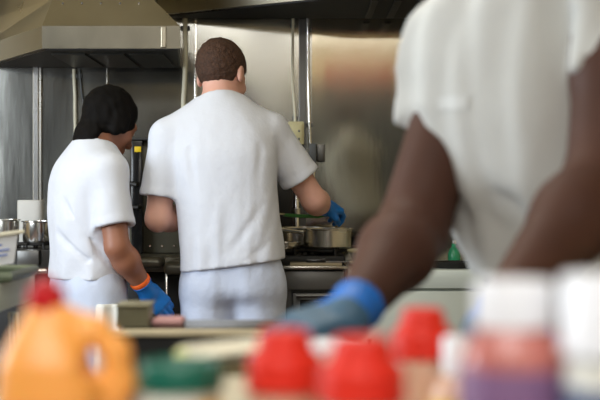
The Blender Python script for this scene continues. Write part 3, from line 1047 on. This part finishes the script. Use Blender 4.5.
G = BT + .026
d = 5.28
saucepan('saucepan', 'shiny steel saucepan at the front of the burners', (X(327.5, d), d, G), 24 * d / F, Z(229, d) - G, M['steel'], 'pans on the range', (-.97, .25, .10))
d = 5.56
saucepan('saucepan', 'wide low steel pan behind the shiny saucepan', (X(306, d), d, G), 28 * d / F, Z(228, d) - G, M['steel'], 'pans on the range', (-.9, -.4, .08))
d = 5.22
saucepan('frying_pan', 'small steel pan beside the white T-shirt on the front burner', (X(286, d), d + .02, G), 14 * d / F, Z(243, d) - G, M['steel'], 'pans on the range', (-.6, -.8, .06))
d = 5.56
t = thing('frying_pan', 'wide black frying pan at the back of the range', 'pan', (X(362, d), d, G), 'pans on the range')
MB().lathe([(0, 0), (.085, 0), (.112, .035), (.116, .038), (.108, .038), (.082, .006), (0, .005)], (X(362, d), d, G + .005), 40).build('pan', M['iron'], t)
MB().tube([(X(362, d) + .10, d - .04, G + .036), (X(362, d) + .16, d - .07, G + .05), (X(362, d) + .24, d - .10, G + .056)], .009, 10).build('handle', M['iron'], t)

# knife, board, cloth and bowl on the front ledge
t = thing('chef_knife', 'black handled knife with a steel blade on the range ledge', 'knife', P(330, 268, 5.08))
kz = RT + .0135
MB().box((X(316, 5.05), 5.075, kz + .004), (.078, .022, .018), .005).build('handle', M['black_gloss'], t)
MB().add([(X(326, 5.05), 5.062, kz), (X(326, 5.05), 5.098, kz), (X(356, 5.05), 5.098, kz), (X(364, 5.05), 5.085, kz), (X(350, 5.05), 5.062, kz),
          (X(326, 5.05), 5.062, kz + .006), (X(326, 5.05), 5.098, kz + .003), (X(356, 5.05), 5.098, kz + .003), (X(364, 5.05), 5.085, kz + .003), (X(350, 5.05), 5.062, kz + .004)],
         [(4, 3, 2, 1, 0), (5, 6, 7, 8, 9), (0, 1, 6, 5), (1, 2, 7, 6), (2, 3, 8, 7), (3, 4, 9, 8), (4, 0, 5, 9)]).build('blade', M['bright_steel'], t, False)
tag(MB().bb((X(290, 5.05), 5.05, RT + .0005), (X(342, 5.05), 5.13, RT + .012), .003).build('chopping_board', M['board'], None), 'thin tan chopping board under the knife', 'board')

# the lower refrigerator unit continuing to the side
ux0, ux1 = X(348, 5.03), 1.95
UT = RT - .012
t = thing('counter_refrigerator', 'pale steel counter refrigerator beside the gas range', 'refrigerator', ((ux0 + ux1) / 2, 5.35, 0))
MB().bb((ux0, 5.02, .10), (ux1, WD - .03, UT - .07), .004).build('cabinet', M['pale_panel'], t, False)
MB().bb((ux0, 4.99, Z(288.5, 5.0)), (ux1, WD - .03, UT), .005).build('worktop', M['pale_panel'], t)
for k in range(3):
    x0 = ux0 + .02 + k * (ux1 - ux0 - .02) / 3
    dd = MB().bb((x0, 4.995, .14), (x0 + (ux1 - ux0) / 3 - .04, 5.02, Z(291, 5.0)), .005).build('door', M['pale_panel'], t)
    MB().tube([(x0 + .06, 4.965, .62), (x0 + .06, 4.965, .50)], .008, 10).build('handle', M['steel'], dd)
for x in (ux0 + .06, ux1 - .06):
    for y in (5.06, 5.72):
        MB().lathe([(.02, 0), (.02, .02), (.014, .03), (.014, .11)], (x, y, 0), 12).build('leg', M['steel'], t)

d = 5.16
c = P(369, 267, d)
c.z = UT + .001
t = thing('bowl', 'cream rimmed mixing bowl partly behind the dark arm', 'bowl', c)
MB().lathe([(0, 0), (.045, 0), (.055, .006), (.082, Z(250, d) - UT - .004), (.080, Z(250, d) - UT - .004), (.052, .010), (0, .008)], c, 40).build('dish', M['bowl_grey'], t)
MB().ring(c + Vector((0, 0, Z(250, d) - UT - .003)), .082, .006, 40, 8).build('rim', M['cream_bowl'], t)
tag(blob('dish_cloth', lambda p: ell(p, P(351, 259.5, 5.30), (.026, .022, .028)) + folds(p, (110, 110, 110), .02, 4), A3(P(351, 261, 5.30)) - .06, A3(P(351, 261, 5.30)) + .06, .004, M['cloth'], None),
    'crumpled pale cloth beside the mixing bowl', 'cloth')
d = 5.14
c = P(455, 268, d)
t = thing('frying_pan', 'black pan on the worktop behind the grey-white T-shirt', 'pan', (c.x, d, UT))
MB().lathe([(0, 0), (.075, 0), (.092, .022), (.096, .025), (.088, .025), (.072, .006), (0, .005)], (c.x - .01, d, UT), 36).build('pan', M['iron'], t)
MB().tube([(c.x + .075, d, UT + .022), (c.x + .14, d, UT + .032), (c.x + .22, d, UT + .036)], .008, 10).build('handle', M['iron'], t)
d = 5.36
t = thing('bottle', 'small green glass bottle behind the black pan', 'bottle', (X(454, d), d, UT))
c = Vector((X(454, d), d, UT))
MB().lathe([(0, 0), (.024, 0), (.026, .006), (.026, .045), (.020, .062), (.010, .074), (.010, .094), (0, .094)], c, 28).build('glass', M['green_bottle'], t)
MB().lathe([(.0115, .088), (.0115, .102), (0, .103)], c, 20).build('cap', M['bright_steel'], t)

# tall black oven and the black cabinet standing at the wall
OB = Z(257, 5.15) - .002
t = thing('stacked_oven', 'tall dark steel oven with a yellow sticker between the two cooks', 'oven', (X(150, 5.4), 5.5, 0))
MB().bb((X(112, 5.45), 5.45, OB + .004), (X(249, 5.45), WD - .03, Z(140, 5.45)), .006).build('body', M['oven_steel'], t)
MB().bb((X(132, 5.42), 5.395, OB + .004), (X(143, 5.42), 5.46, Z(141, 5.42)), .004).build('post', M['black_gloss'], t)
MB().bb((X(112, 5.42), 5.40, Z(140.5, 5.42)), (X(178, 5.42), 5.46, Z(138, 5.42)), .003).build('top_rail', M['black'], t)
MB().bb((X(134.5, 5.39), 5.389, Z(152, 5.39)), (X(141, 5.39), 5.396, Z(146.5, 5.39)), .001).build('sticker', M['yellow'], t)
dd = MB().bb((X(113, 5.42), 5.425, Z(228, 5.42)), (X(131.5, 5.42), 5.452, Z(143, 5.42)), .004).build('door', M['dark_steel'], t)
MB().tube([P(125, 183, 5.40), P(127, 183, 5.36), P(135, 184, 5.35), P(137, 184, 5.39)], .010, 10).build('handle', M['black'], dd)
MB().tube([P(126, 207, 5.40), P(127, 207, 5.36), P(137, 207, 5.35), P(140, 207, 5.39)], .009, 10).build('lower_handle', M['black'], dd)
for px, py in ((150, 246), (162, 246), (174, 246)):
    MB().cone(P(px, py, 5.45), P(px, py, 5.444), .005, .004, 10).build('rivet', M['bright_steel'], t)

t = thing('black_cabinet', 'plain black appliance on the wall behind the raised arm', 'appliance', (X(270, 5.5), 5.6, 0))
MB().bb((X(252, 5.7), 5.70, 1.0), (X(293, 5.7), WD - .01, Z(160, 5.55)), .008).build('case', M['black'], t)
MB().bb((X(255, 5.7), 5.692, 1.02), (X(291, 5.7), 5.702, Z(164, 5.55)), .006).build('panel', M['black'], t)
t = thing('gas_pipe', 'upright steel gas pipe at the edge of the black appliance', 'pipe', P(298, 250, 5.52))
MB().tube([P(296.5, 255, 5.72), P(296.5, 195, 5.72), P(297.5, 188, 5.73)], .012, 14).build('tube', M['bright_steel'], t)
MB().lathe([(0, 0), (.017, 0), (.017, .03), (0, .03)], P(296.5, 215, 5.72), 16).build('valve', M['steel'], t)

# lower line between the cooks: rounded steel rail over a black void
LT = Z(257, 5.15)
x0, x1 = X(100, 5.1), X(180, 5.1)
t = thing('griddle_stand', 'steel railed black stand under the stacked oven', 'stand', ((x0 + x1) / 2, 5.4, 0))
MB().bb((x0, 5.16, LT - .06), (x1, WD - .03, LT), .006).build('top', M['oven_steel'], t)
MB().bb((x0, 5.06, Z(268, 5.06)), (X(163, 5.06), 5.17, Z(257, 5.06)), .02, 4).build('front_rail', M['oven_steel'], t)
MB().bb((X(163, 5.04), 5.04, Z(275, 5.04)), (x1 + .08, 5.17, Z(262, 5.04)), .02, 4).build('front_rail', M['oven_steel'], t)
MB().bb((x0, 5.30, .12), (x1, WD - .03, LT - .06), .004).build('cavity', M['plain_black'], t)
MB().bb((x0 + .02, 5.12, .12), (x1, 5.6, .15), .004).build('shelf', M['dark_steel'], t)
for px in (104, 166.5, 182):
    MB().bb((X(px, 5.10) - .006, 5.09, 0), (X(px, 5.10) + .006, 5.12, LT - .04), .003).build('leg', M['bright_steel'], t)

# low stove at the far side, with its pots
t = thing('low_stove', 'dark stove with steel pots beside the cook in the head wrap', 'stove', (X(20, 5.3), 5.4, 0))
x0, x1 = X(-40, 5.3), X(56, 5.3)
ST = Z(249, 5.25)
MB().bb((x0, 5.20, .1), (x1, WD - .03, ST), .006).build('body', M['black'], t)
MB().bb((X(18, 5.17), 5.15, Z(265, 5.17)), (X(40, 5.17), 5.21, Z(250, 5.17)), .006).build('control_panel', M['dark_steel'], t)
MB().bb((x0, 5.12, Z(274, 5.15)), (x1, 5.21, Z(268, 5.15)), .008).build('rail', M['steel'], t)
for k in range(3):
    c_ = Vector((X(4 + 17 * k, 5.3), 5.32, ST))
    g = MB().ring(c_ + Vector((0, 0, .018)), .05, .006, 24, 8)
    for q in range(4):
        an = q * math.pi / 2 + .5
        g.tube([c_ + Vector((.015 * math.cos(an), .015 * math.sin(an), .018)), c_ + Vector((.062 * math.cos(an), .062 * math.sin(an), .018)), c_ + Vector((.062 * math.cos(an), .062 * math.sin(an), 0))], .005, 8)
    g.build('burner_grate', M['iron'], t)
for x in (x0 + .05, x1 - .05):
    for y in (5.24, 5.7):
        MB().lathe([(.02, 0), (.02, .02), (.014, .03), (.014, .11)], (x, y, 0), 12).build('leg', M['steel'], t)
SG = ST + .025
saucepan('stock_pot', 'steel pot at the edge of the photograph on the dark stove', (X(6, 5.32), 5.32, SG), 13 * 5.32 / F, Z(220, 5.32) - SG, M['steel'], 'pots on the low stove')
saucepan('stock_pot', 'steel pot in front of the white board near the white back', (X(38, 5.32), 5.32, SG), 15 * 5.32 / F, Z(221.5, 5.32) - SG, M['bright_steel'], 'pots on the low stove')
t = thing('paper_roll', 'upright white paper block behind the steel pot', 'paper', (X(30, 5.5), 5.52, ST))
MB().lathe([(0, 0), (.052, 0), (.055, .004), (.055, Z(200, 5.55) - ST - .004), (.050, Z(200, 5.55) - ST), (.016, Z(200, 5.55) - ST), (.016, Z(200, 5.55) - ST - .02), (0, Z(200, 5.55) - ST - .02)], (X(31, 5.55), 5.55, ST), 40, 1.0, .8, 3.5).build('roll', M['paper_white'], t)
# ------------------------------------------------------------------ steel prep table in the middle of the kitchen
TT = Z(331, 2.62)
x0, x1 = X(118, 2.62), X(292, 2.62)
t = thing('prep_table', 'polished steel prep table with a black front in front of the cooks', 'table', ((x0 + x1) / 2, 2.74, 0))
MB().bb((x0, 2.62, TT - .03), (x1, 2.86, TT), .004).build('tabletop', M['counter_steel'], t)
MB().bb((x0 - .015, 2.60, TT - .010), (x1 + .02, 2.628, TT + .003), .003).build('edge_strip', M['tan'], t)
MB().bb((x0 - .02, 2.612, TT - .32), (x1 + .02, 2.64, TT - .010), .004).build('front_panel', M['black'], t, False)
for x in (x0 + .03, x1 - .03):
    for y in (2.68, 2.82):
        MB().tube([(x, y, 0), (x, y, TT - .03)], .019, 16).build('leg', M['steel'], t)
MB().bb((x0 + .02, 2.70, .22), (x1 - .02, 2.84, .24), .004).build('undershelf', M['steel'], t)
d = 2.74
t2 = thing('reflection_slab', 'small pink slab standing in for a reflection on the prep table beside the white trousers', 'tray', (X(168, d), d, TT))  # pink reflection in the tabletop, modelled as a solid slab
MB().bb((X(153, d), d - .03, TT + .0005), (X(184, d), d + .05, TT + .016), .007, 3).build('tray', M['pink'], t2)
t2 = thing('ribbed_block', 'ribbed olive block standing in for a reflection on the prep table under the blue glove', 'pan', (X(134, d), d, TT))  # striped olive reflection put into ribs and base colour
w = MB()
xa, xb = X(120, d), X(151, d)
n = 14
for i in range(n):
    xx = xa + (xb - xa) * (i + .5) / n
    w.box((xx, d, TT + .0225), ((xb - xa) / n * .72, .11, .043), .002)
w.bb((xa, d - .050, TT + .0005), (xb, d + .050, TT + .040))
w.build('ribbed_side', M['ribbed'], t2, False)
MB().bb((xa - .003, d - .062, TT + .044), (xb + .003, d + .062, TT + .047), .001).build('rim', M['ribbed'], t2)

# ------------------------------------------------------------------ side table with a foam box at the picture's edge
d = 3.2
ax0, ax1 = X(-75, d), X(35, d + .45)
AT = Z(284, d)
t = thing('side_table', 'pale steel side table carrying a green tray at the photograph edge', 'table', ((ax0 + ax1) / 2, 3.4, 0))
MB().bb((ax0, d, Z(314, d)), (ax1, d + .45, AT), .008).build('tabletop', M['pale_panel'], t)
for x in (ax0 + .05, X(10, d)):
    for y in (d + .04, d + .40):
        MB().tube([(x, y, 0), (x, y, Z(314, d))], .012, 14).build('leg', M['bright_steel'], t)
MB().bb((ax0 + .02, d + .05, .25), (ax1 - .02, d + .42, .27), .004).build('shelf', M['dark_steel'], t)
t = thing('tray', 'green-grey tray under the white foam box', 'tray', (X(5, d), d + .15, AT))
w = MB().bb((ax0 + .04, d + .04, AT + .0005), (X(36, d + .36), d + .36, AT + .008), .003)
w.build('base', M['tray_green'], t)
w = MB().tube([(ax0 + .04, d + .04, AT + .016), (X(35, d + .36), d + .04, AT + .016), (X(35, d + .36), d + .36, AT + .016), (ax0 + .04, d + .36, AT + .016), (ax0 + .04, d + .04, AT + .016)], .012, 10)
w.build('rim', M['tray_green'], t)
t = thing('foam_box', 'tilted white foam box with faint blue print', 'box', (X(-4, d), d + .15, AT + .03))
rot = Matrix.Rotation(math.radians(-8), 3, 'Y') @ Matrix.Rotation(math.radians(12), 3, 'Z')
c = P(-10, 252, d + .12)
w = MB()
w.add([c + rot @ Vector(v) for v in ((-.08, -.06, -.036), (.055, -.06, -.036), (.055, .06, -.036), (-.08, .06, -.036), (-.09, -.07, .036), (.075, -.07, .036), (.075, .07, .036), (-.09, .07, .036))],
      [(3, 2, 1, 0), (4, 5, 6, 7), (0, 1, 5, 4), (1, 2, 6, 5), (2, 3, 7, 6), (3, 0, 4, 7)])
w.build('tub', M['foam_white'], t, False)
MB().box(c + rot @ Vector((.0, 0, .040)), (.185, .155, .010), .003, 2, rot).build('lid', M['foam'], t)
w = MB()
for i in range(3):
    w.box(c + rot @ Vector((.018 + .012 * (i % 2), -.0672, -.012 + .013 * i)), (.05 - .01 * i, .0015, .004), 0, 1, rot)
w.build('print', M['blue_ink'], t, False)

# ------------------------------------------------------------------ the counter of sauces
CT = .885
t = thing('serving_counter', 'steel serving counter holding the sauce bottles', 'counter', (.1, 1.3, 0))
MB().bb((-.95, .50, CT - .04), (1.1, 1.93, CT), .006).build('worktop', M['steel'], t)
MB().bb((-.93, .54, .08), (1.08, 1.60, CT - .04), .004).build('cabinet', M['pale_panel'], t, False)
MB().bb((-.90, .58, 0), (1.05, 1.55, .08)).build('plinth', M['black'], t, False)


def at(px, d):
    return Vector((X(px, d), d, CT + .0006))


# orange jug
d = 1.20
c = at(46, d)
TZ = Z(283, d) - CT
t = thing('syrup_jug', 'orange plastic jug with loop handle and red cap', 'jug', c)
k = d / F
S_ = Z(314, d) - CT


def jug_sdf(p):
    q = p - A3(c)
    z = q[:, 2]
    zz = [0, .006, S_ - .075, S_ - .045, S_ - .020, S_ - .004, S_ + .01]
    rr = [.044, .049, .050, .046, .033, .021, .017]
    r = np.interp(z, zz, rr)
    cx = np.interp(z, zz, [.006, .006, .006, .004, .002, 0, 0])
    rad = ((np.abs(q[:, 0] - cx)) ** 2.6 + np.abs(q[:, 1] * 1.08) ** 2.6) ** (1 / 2.6)
    dd = (rad - r) * .75
    dd = np.maximum(dd, np.maximum(-z, z - S_ - .008))
    h = None
    for a, b in zip(HP, HP[1:]):
        e = seg(p, a, b, .0125, .0125)
        h = e if h is None else smin(h, e, .008)
    dd = smin(dd, h, .012)
    return smax(dd, -ell(p, (X(93, d), d, Z(362, d)), (.007, .05, .013)), .006)


HP = [A3((X(70, d), d, Z(322, d))), A3((X(96, d), d, Z(330, d))), A3((X(117, d), d, Z(352, d))), A3((X(122, d), d, Z(384, d))), A3((X(112, d), d, Z(420, d))), A3((X(85, d), d, Z(450, d)))]
blob('bottle', jug_sdf, A3(c) + [-.08, -.07, -.01], A3(c) + [.11, .07, TZ + .02], .0035, M['orange'], t)
MB().lathe([(.0175, S_ + .002), (.0175, S_ + .004), (.0172, TZ - .006), (.0155, TZ - .004), (.009, TZ - .003), (.0075, TZ + .003), (.004, TZ + .005), (0, TZ + .005)], c, 32).build('cap', M['jug_cap'], t)

# tub with a green lid
d = 1.15
c = at(180, d)
Lz = Z(385, d) - CT
t = thing('condiment_tub', 'white tub with dark green lid beside the orange jug', 'tub', c)
MB().lathe([(0, 0), (.031, 0), (.033, .004), (.0355, Lz), (0, Lz)], c, 40).build('tub', M['tub_white'], t)
Lt = Z(361, d) - CT
MB().lathe([(.0375, Lz - .004), (.0385, Lz - .002), (.0385, Lt - .006), (.036, Lt - .001), (.033, Lt), (.031, Lt - .004), (0, Lt - .004)], c, 44).build('lid', M['green_lid'], t)
w = MB()
vs, fs = [], []
for i in range(13):
    a = math.radians(-62 + i * 5.5)
    for z in (.010, Lz - .012):
        r_ = .0345 + .0022 * z / Lz
        vs.append(c + Vector((r_ * math.cos(a), r_ * math.sin(a), z)))
for i in range(12):
    fs.append((2 * i, 2 * i + 2, 2 * i + 3, 2 * i + 1))
w.add(vs, fs).build('label', M['tub_yellow'], t)

# foam box left ajar
d = 1.52
c = at(234, d)
t = thing('takeout_box', 'cream foam takeout box with its lid ajar behind the red caps', 'box', c)
bz = Z(369, d) - CT
w = MB()
hw = .070
pts = lambda s, y, z: [(-s, -y, z), (s, -y, z), (s, y, z), (-s, y, z)]
vs = pts(hw * .82, .058, 0) + pts(hw, .07, bz) + pts(hw * .94, .065, bz) + pts(hw * .78, .054, .005)
w.add([c + Vector(v) for v in vs], [(3, 2, 1, 0)] + [(i, (i + 1) % 4, 4 + (i + 1) % 4, 4 + i) for i in range(4)] + [(4 + i, 4 + (i + 1) % 4, 8 + (i + 1) % 4, 8 + i) for i in range(4)] +
      [(8 + i, 8 + (i + 1) % 4, 12 + (i + 1) % 4, 12 + i) for i in range(4)] + [(12, 13, 14, 15)])
w.build('tray', M['foam'], t, False)
w = MB()
rot = Matrix.Rotation(math.radians(-7), 3, 'Y') @ Matrix.Rotation(math.radians(-8), 3, 'X')
o_ = c + Vector((.004, 0, bz + .016))
vs = pts(hw * 1.0, .07, 0) + pts(hw * .86, .060, .016)
w.add([o_ + rot @ Vector(v) for v in vs], [(3, 2, 1, 0), (4, 5, 6, 7)] + [(i, (i + 1) % 4, 4 + (i + 1) % 4, 4 + i) for i in range(4)])
w.build('lid', M['foam'], t, False)
d = 1.40
c = at(186, d)
t = thing('lettuce_leaf', 'pale yellow-green lettuce leaf poking out beside the foam box', 'leaf', c)
a_, b_ = P(170, 364, d), P(186, 349, d)
vs, fs = [], []
for i in range(9):
    u = i / 8
    for j in range(5):
        v = j / 4 - .5
        q = a_ + (b_ - a_) * u + Vector((.003 * math.sin(9 * u), v * .03, .006 * math.sin(3.1 * u) - abs(v) * .012))
        vs.append(q)
for i in range(8):
    for j in range(4):
        fs.append((i * 5 + j, i * 5 + j + 1, (i + 1) * 5 + j + 1, (i + 1) * 5 + j))
lo_ = MB().add(vs, fs).build('blade', M['lettuce'], t)
sm = lo_.modifiers.new('thickness', 'SOLIDIFY')
sm.thickness = .002
MB().tube([c + Vector((-.004, 0, 0)), (a_.x, d, CT + .06), a_, a_ + (b_ - a_) * .7], [.006, .005, .003, .002], 10).build('stalk', M['lettuce'], t)


# bottles with red flip caps
def sauce_bottle(c, h, r, label):
    t = thing('sauce_bottle', label, 'bottle', c, 'red capped sauce bottles')
    s = h - .050
    MB().lathe([(0, 0), (r * .96, 0), (r, .006), (r, s - .03), (r * .97, s - .012), (r * .90, s), (0, s)], c, 40).build('bottle', M['clear_beige'], t)
    cp = MB().lathe([(r * .94, s - .002), (r * 1.0, s), (r * 1.0, s + .022), (r * .94, s + .028), (r * .74, s + .034), (r * .70, h - .006), (r * .58, h), (0, h + .001)], c, 44).build('cap', M['red_cap'], t)
    MB().ring(c + Vector((0, 0, s + .002)), r * 1.0, .0022, 40, 8).build('cap_ring', M['red_cap'], cp)
    return t


sauce_bottle(at(285, 1.12), Z(331, 1.12) - CT, 0.0330, 'red capped sauce bottle nearest to the cream foam box')
sauce_bottle(at(362, 1.03), Z(338, 1.03) - CT, .0345, 'red capped sauce bottle standing between the two other red caps')
sauce_bottle(at(423, 1.36), Z(309, 1.36) - CT, .0320, 'red capped sauce bottle beside the small white cap')

# white tub under the gloved hand
d = 1.74
c = at(334, d)
hz = Z(341, d) - CT
t = thing('deli_tub', 'round white tub with flat lid under the blue glove', 'tub', c)
MB().lathe([(0, 0), (.036, 0), (.038, .004), (.042, hz - .012), (0, hz - .012)], c, 36).build('tub', M['tub_white'], t)
MB().lathe([(.044, hz - .016), (.0455, hz - .014), (.0455, hz - .003), (.043, hz), (0, hz)], c, 40).build('lid', M['white_plastic'], t)

# small bottle with a white cap and yellow label
d = 1.30
c = at(456, d)
hz = Z(337, d) - CT
s = Z(374, d) - CT
t = thing('dressing_bottle', 'small bottle with white cap and yellow label between red and white caps', 'bottle', c)
MB().lathe([(0, 0), (.024, 0), (.025, .004), (.025, s - .022), (.020, s - .010), (.0125, s), (0, s)], c, 32).build('bottle', M['clear_beige'], t)
MB().lathe([(.0130, s - .001), (.0138, s), (.0138, hz - .003), (.012, hz), (0, hz)], c, 28).build('cap', M['white_plastic'], t)
MB().lathe([(.0253, .012), (.0256, .013), (.0256, s - .026), (.0253, s - .025)], c, 32).build('label', M['tub_yellow'], t)

# big bottle with a white cap
d = .95
c = at(514, d)
hz = Z(281, d) - CT
s = Z(328, d) - CT
t = thing('juice_bottle', 'pink and purple bottle with wide white screw cap', 'bottle', c)
MB().lathe([(0, 0), (.038, 0), (.0405, .005), (.0405, s - .040), (.040, s - .026), (.036, s - .012), (.028, s - .003), (.026, s + .002), (0, s + .002)], c, 48).build('bottle', M['sauce_pink'], t)
cp = MB().lathe([(.0270, s), (.0282, s + .001), (.0282, hz - .004), (.026, hz), (0, hz)], c, 48).build('cap', M['white_plastic'], t)
w = MB()
for i in range(48):
    a = 2 * math.pi * i / 48
    w.box(c + Vector((.0283 * math.cos(a), .0283 * math.sin(a), (s + hz) / 2)), (.001, .001, hz - s - .008))
w.build('grip_rib', M['white_plastic'], cp, False)
lz = Z(366, d) - CT
MB().lathe([(.0409, .012), (.0412, .013), (.0412, lz - .001), (.0409, lz)], c, 48).build('label', M['label_purple'], t)

# white lidded jar at the picture's edge
d = .90
c = at(622, d)
hz = Z(276, d) - CT
s = Z(354, d) - CT
t = thing('spread_jar', 'jar with tall white lid and blue label at the end of the bottles', 'jar', c)
MB().lathe([(0, 0), (.037, 0), (.040, .005), (.040, s - .014), (.036, s), (0, s)], c, 44).build('jar', M['tub_white'], t)
MB().lathe([(.041, s - .001), (.0425, s), (.0425, hz - .004), (.040, hz), (0, hz)], c, 48).build('lid', M['white_plastic'], t)
MB().lathe([(.0403, .012), (.0406, .013), (.0406, s - .022), (.0403, s - .021)], c, 44).build('label', M['label_blue'], t)

# green spatula in the cook's hand
t = thing('spatula', 'green handled spatula held over the saucepans', 'spatula', P(300, 216, 5.16))
MB().tube([P(331, 213, 5.16), P(318, 216.5, 5.15), P(300, 216, 5.12), P(284, 215, 5.09)], [.007, .0075, .0075, .0065], 12).build('handle', M['green_plastic'], t)
MB().box(P(271, 214, 5.06), (.10, .045, .006), .002, 2, Matrix.Rotation(.35, 3, 'Z')).build('blade', M['cream_bowl'], t)

# ------------------------------------------------------------------ lamps and added fill lights
def area(name, loc, rot, sx, sy, power, col=(1, 1, 1)):
    l = bpy.data.lights.new(name, 'AREA')
    l.shape = 'RECTANGLE'
    l.size, l.size_y = sx, sy
    l.energy = power
    l.color = col
    o = bpy.data.objects.new(name, l)
    COL.objects.link(o)
    o.location = loc
    o.rotation_euler = rot
    return o


def aim(o, p):
    o.rotation_euler = (Vector(p) - o.location).to_track_quat('-Z', 'Y').to_euler()


area('ceiling_lamp', (-.3, 2.9, 2.9), (0, 0, 0), 2.2, 1.4, 32, (1.0, .95, .86))
k = area('side_window_light', (XL + .05, 2.9, 1.75), (0, 0, 0), 2.4, 1.4, 115, (.86, .93, 1.0))
aim(k, (0, 4.0, 1.3))
k = area('counter_fill', (-.5, -.3, 2.85), (0, 0, 0), 1.6, 1.0, 62, (1.0, .98, .95))  # unseen fill light, added behind the camera to brighten the near bottles

area('rear_fill', (.3, -1.9, 2.9), (0, 0, 0), 2.4, .8, 42, (1.0, .95, .86))  # added fill, out of view; lifts the upper wall mirrored in the steel

W = bpy.data.worlds.new('daylight')
SC.world = W
W.use_nodes = True
nt = W.node_tree
bg = nt.nodes['Background']
sky = nt.nodes.new('ShaderNodeTexSky')
sky.sky_type = 'NISHITA'
sky.sun_disc = False
sky.sun_elevation = math.radians(38)
sky.sun_rotation = math.radians(200)
nt.links.new(sky.outputs['Color'], bg.inputs['Color'])
bg.inputs['Strength'].default_value = .12

cam = bpy.data.cameras.new('camera')
co = bpy.data.objects.new('camera', cam)
COL.objects.link(co)
co.location = (0, 0, H)
co.rotation_euler = (math.pi / 2, 0, 0)
cam.sensor_width = 36
cam.lens = F * 36 / 600
cam.shift_y = -(200 - HY) / 600
cam.dof.use_dof = True
cam.dof.focus_distance = 4.85
cam.dof.aperture_fstop = 3.1
cam.clip_start = .02
SC.camera = co
SC.view_settings.view_transform = 'Standard'
SC.view_settings.exposure = 0.0
try:
    SC.cycles.use_denoising = True
except Exception:
    pass
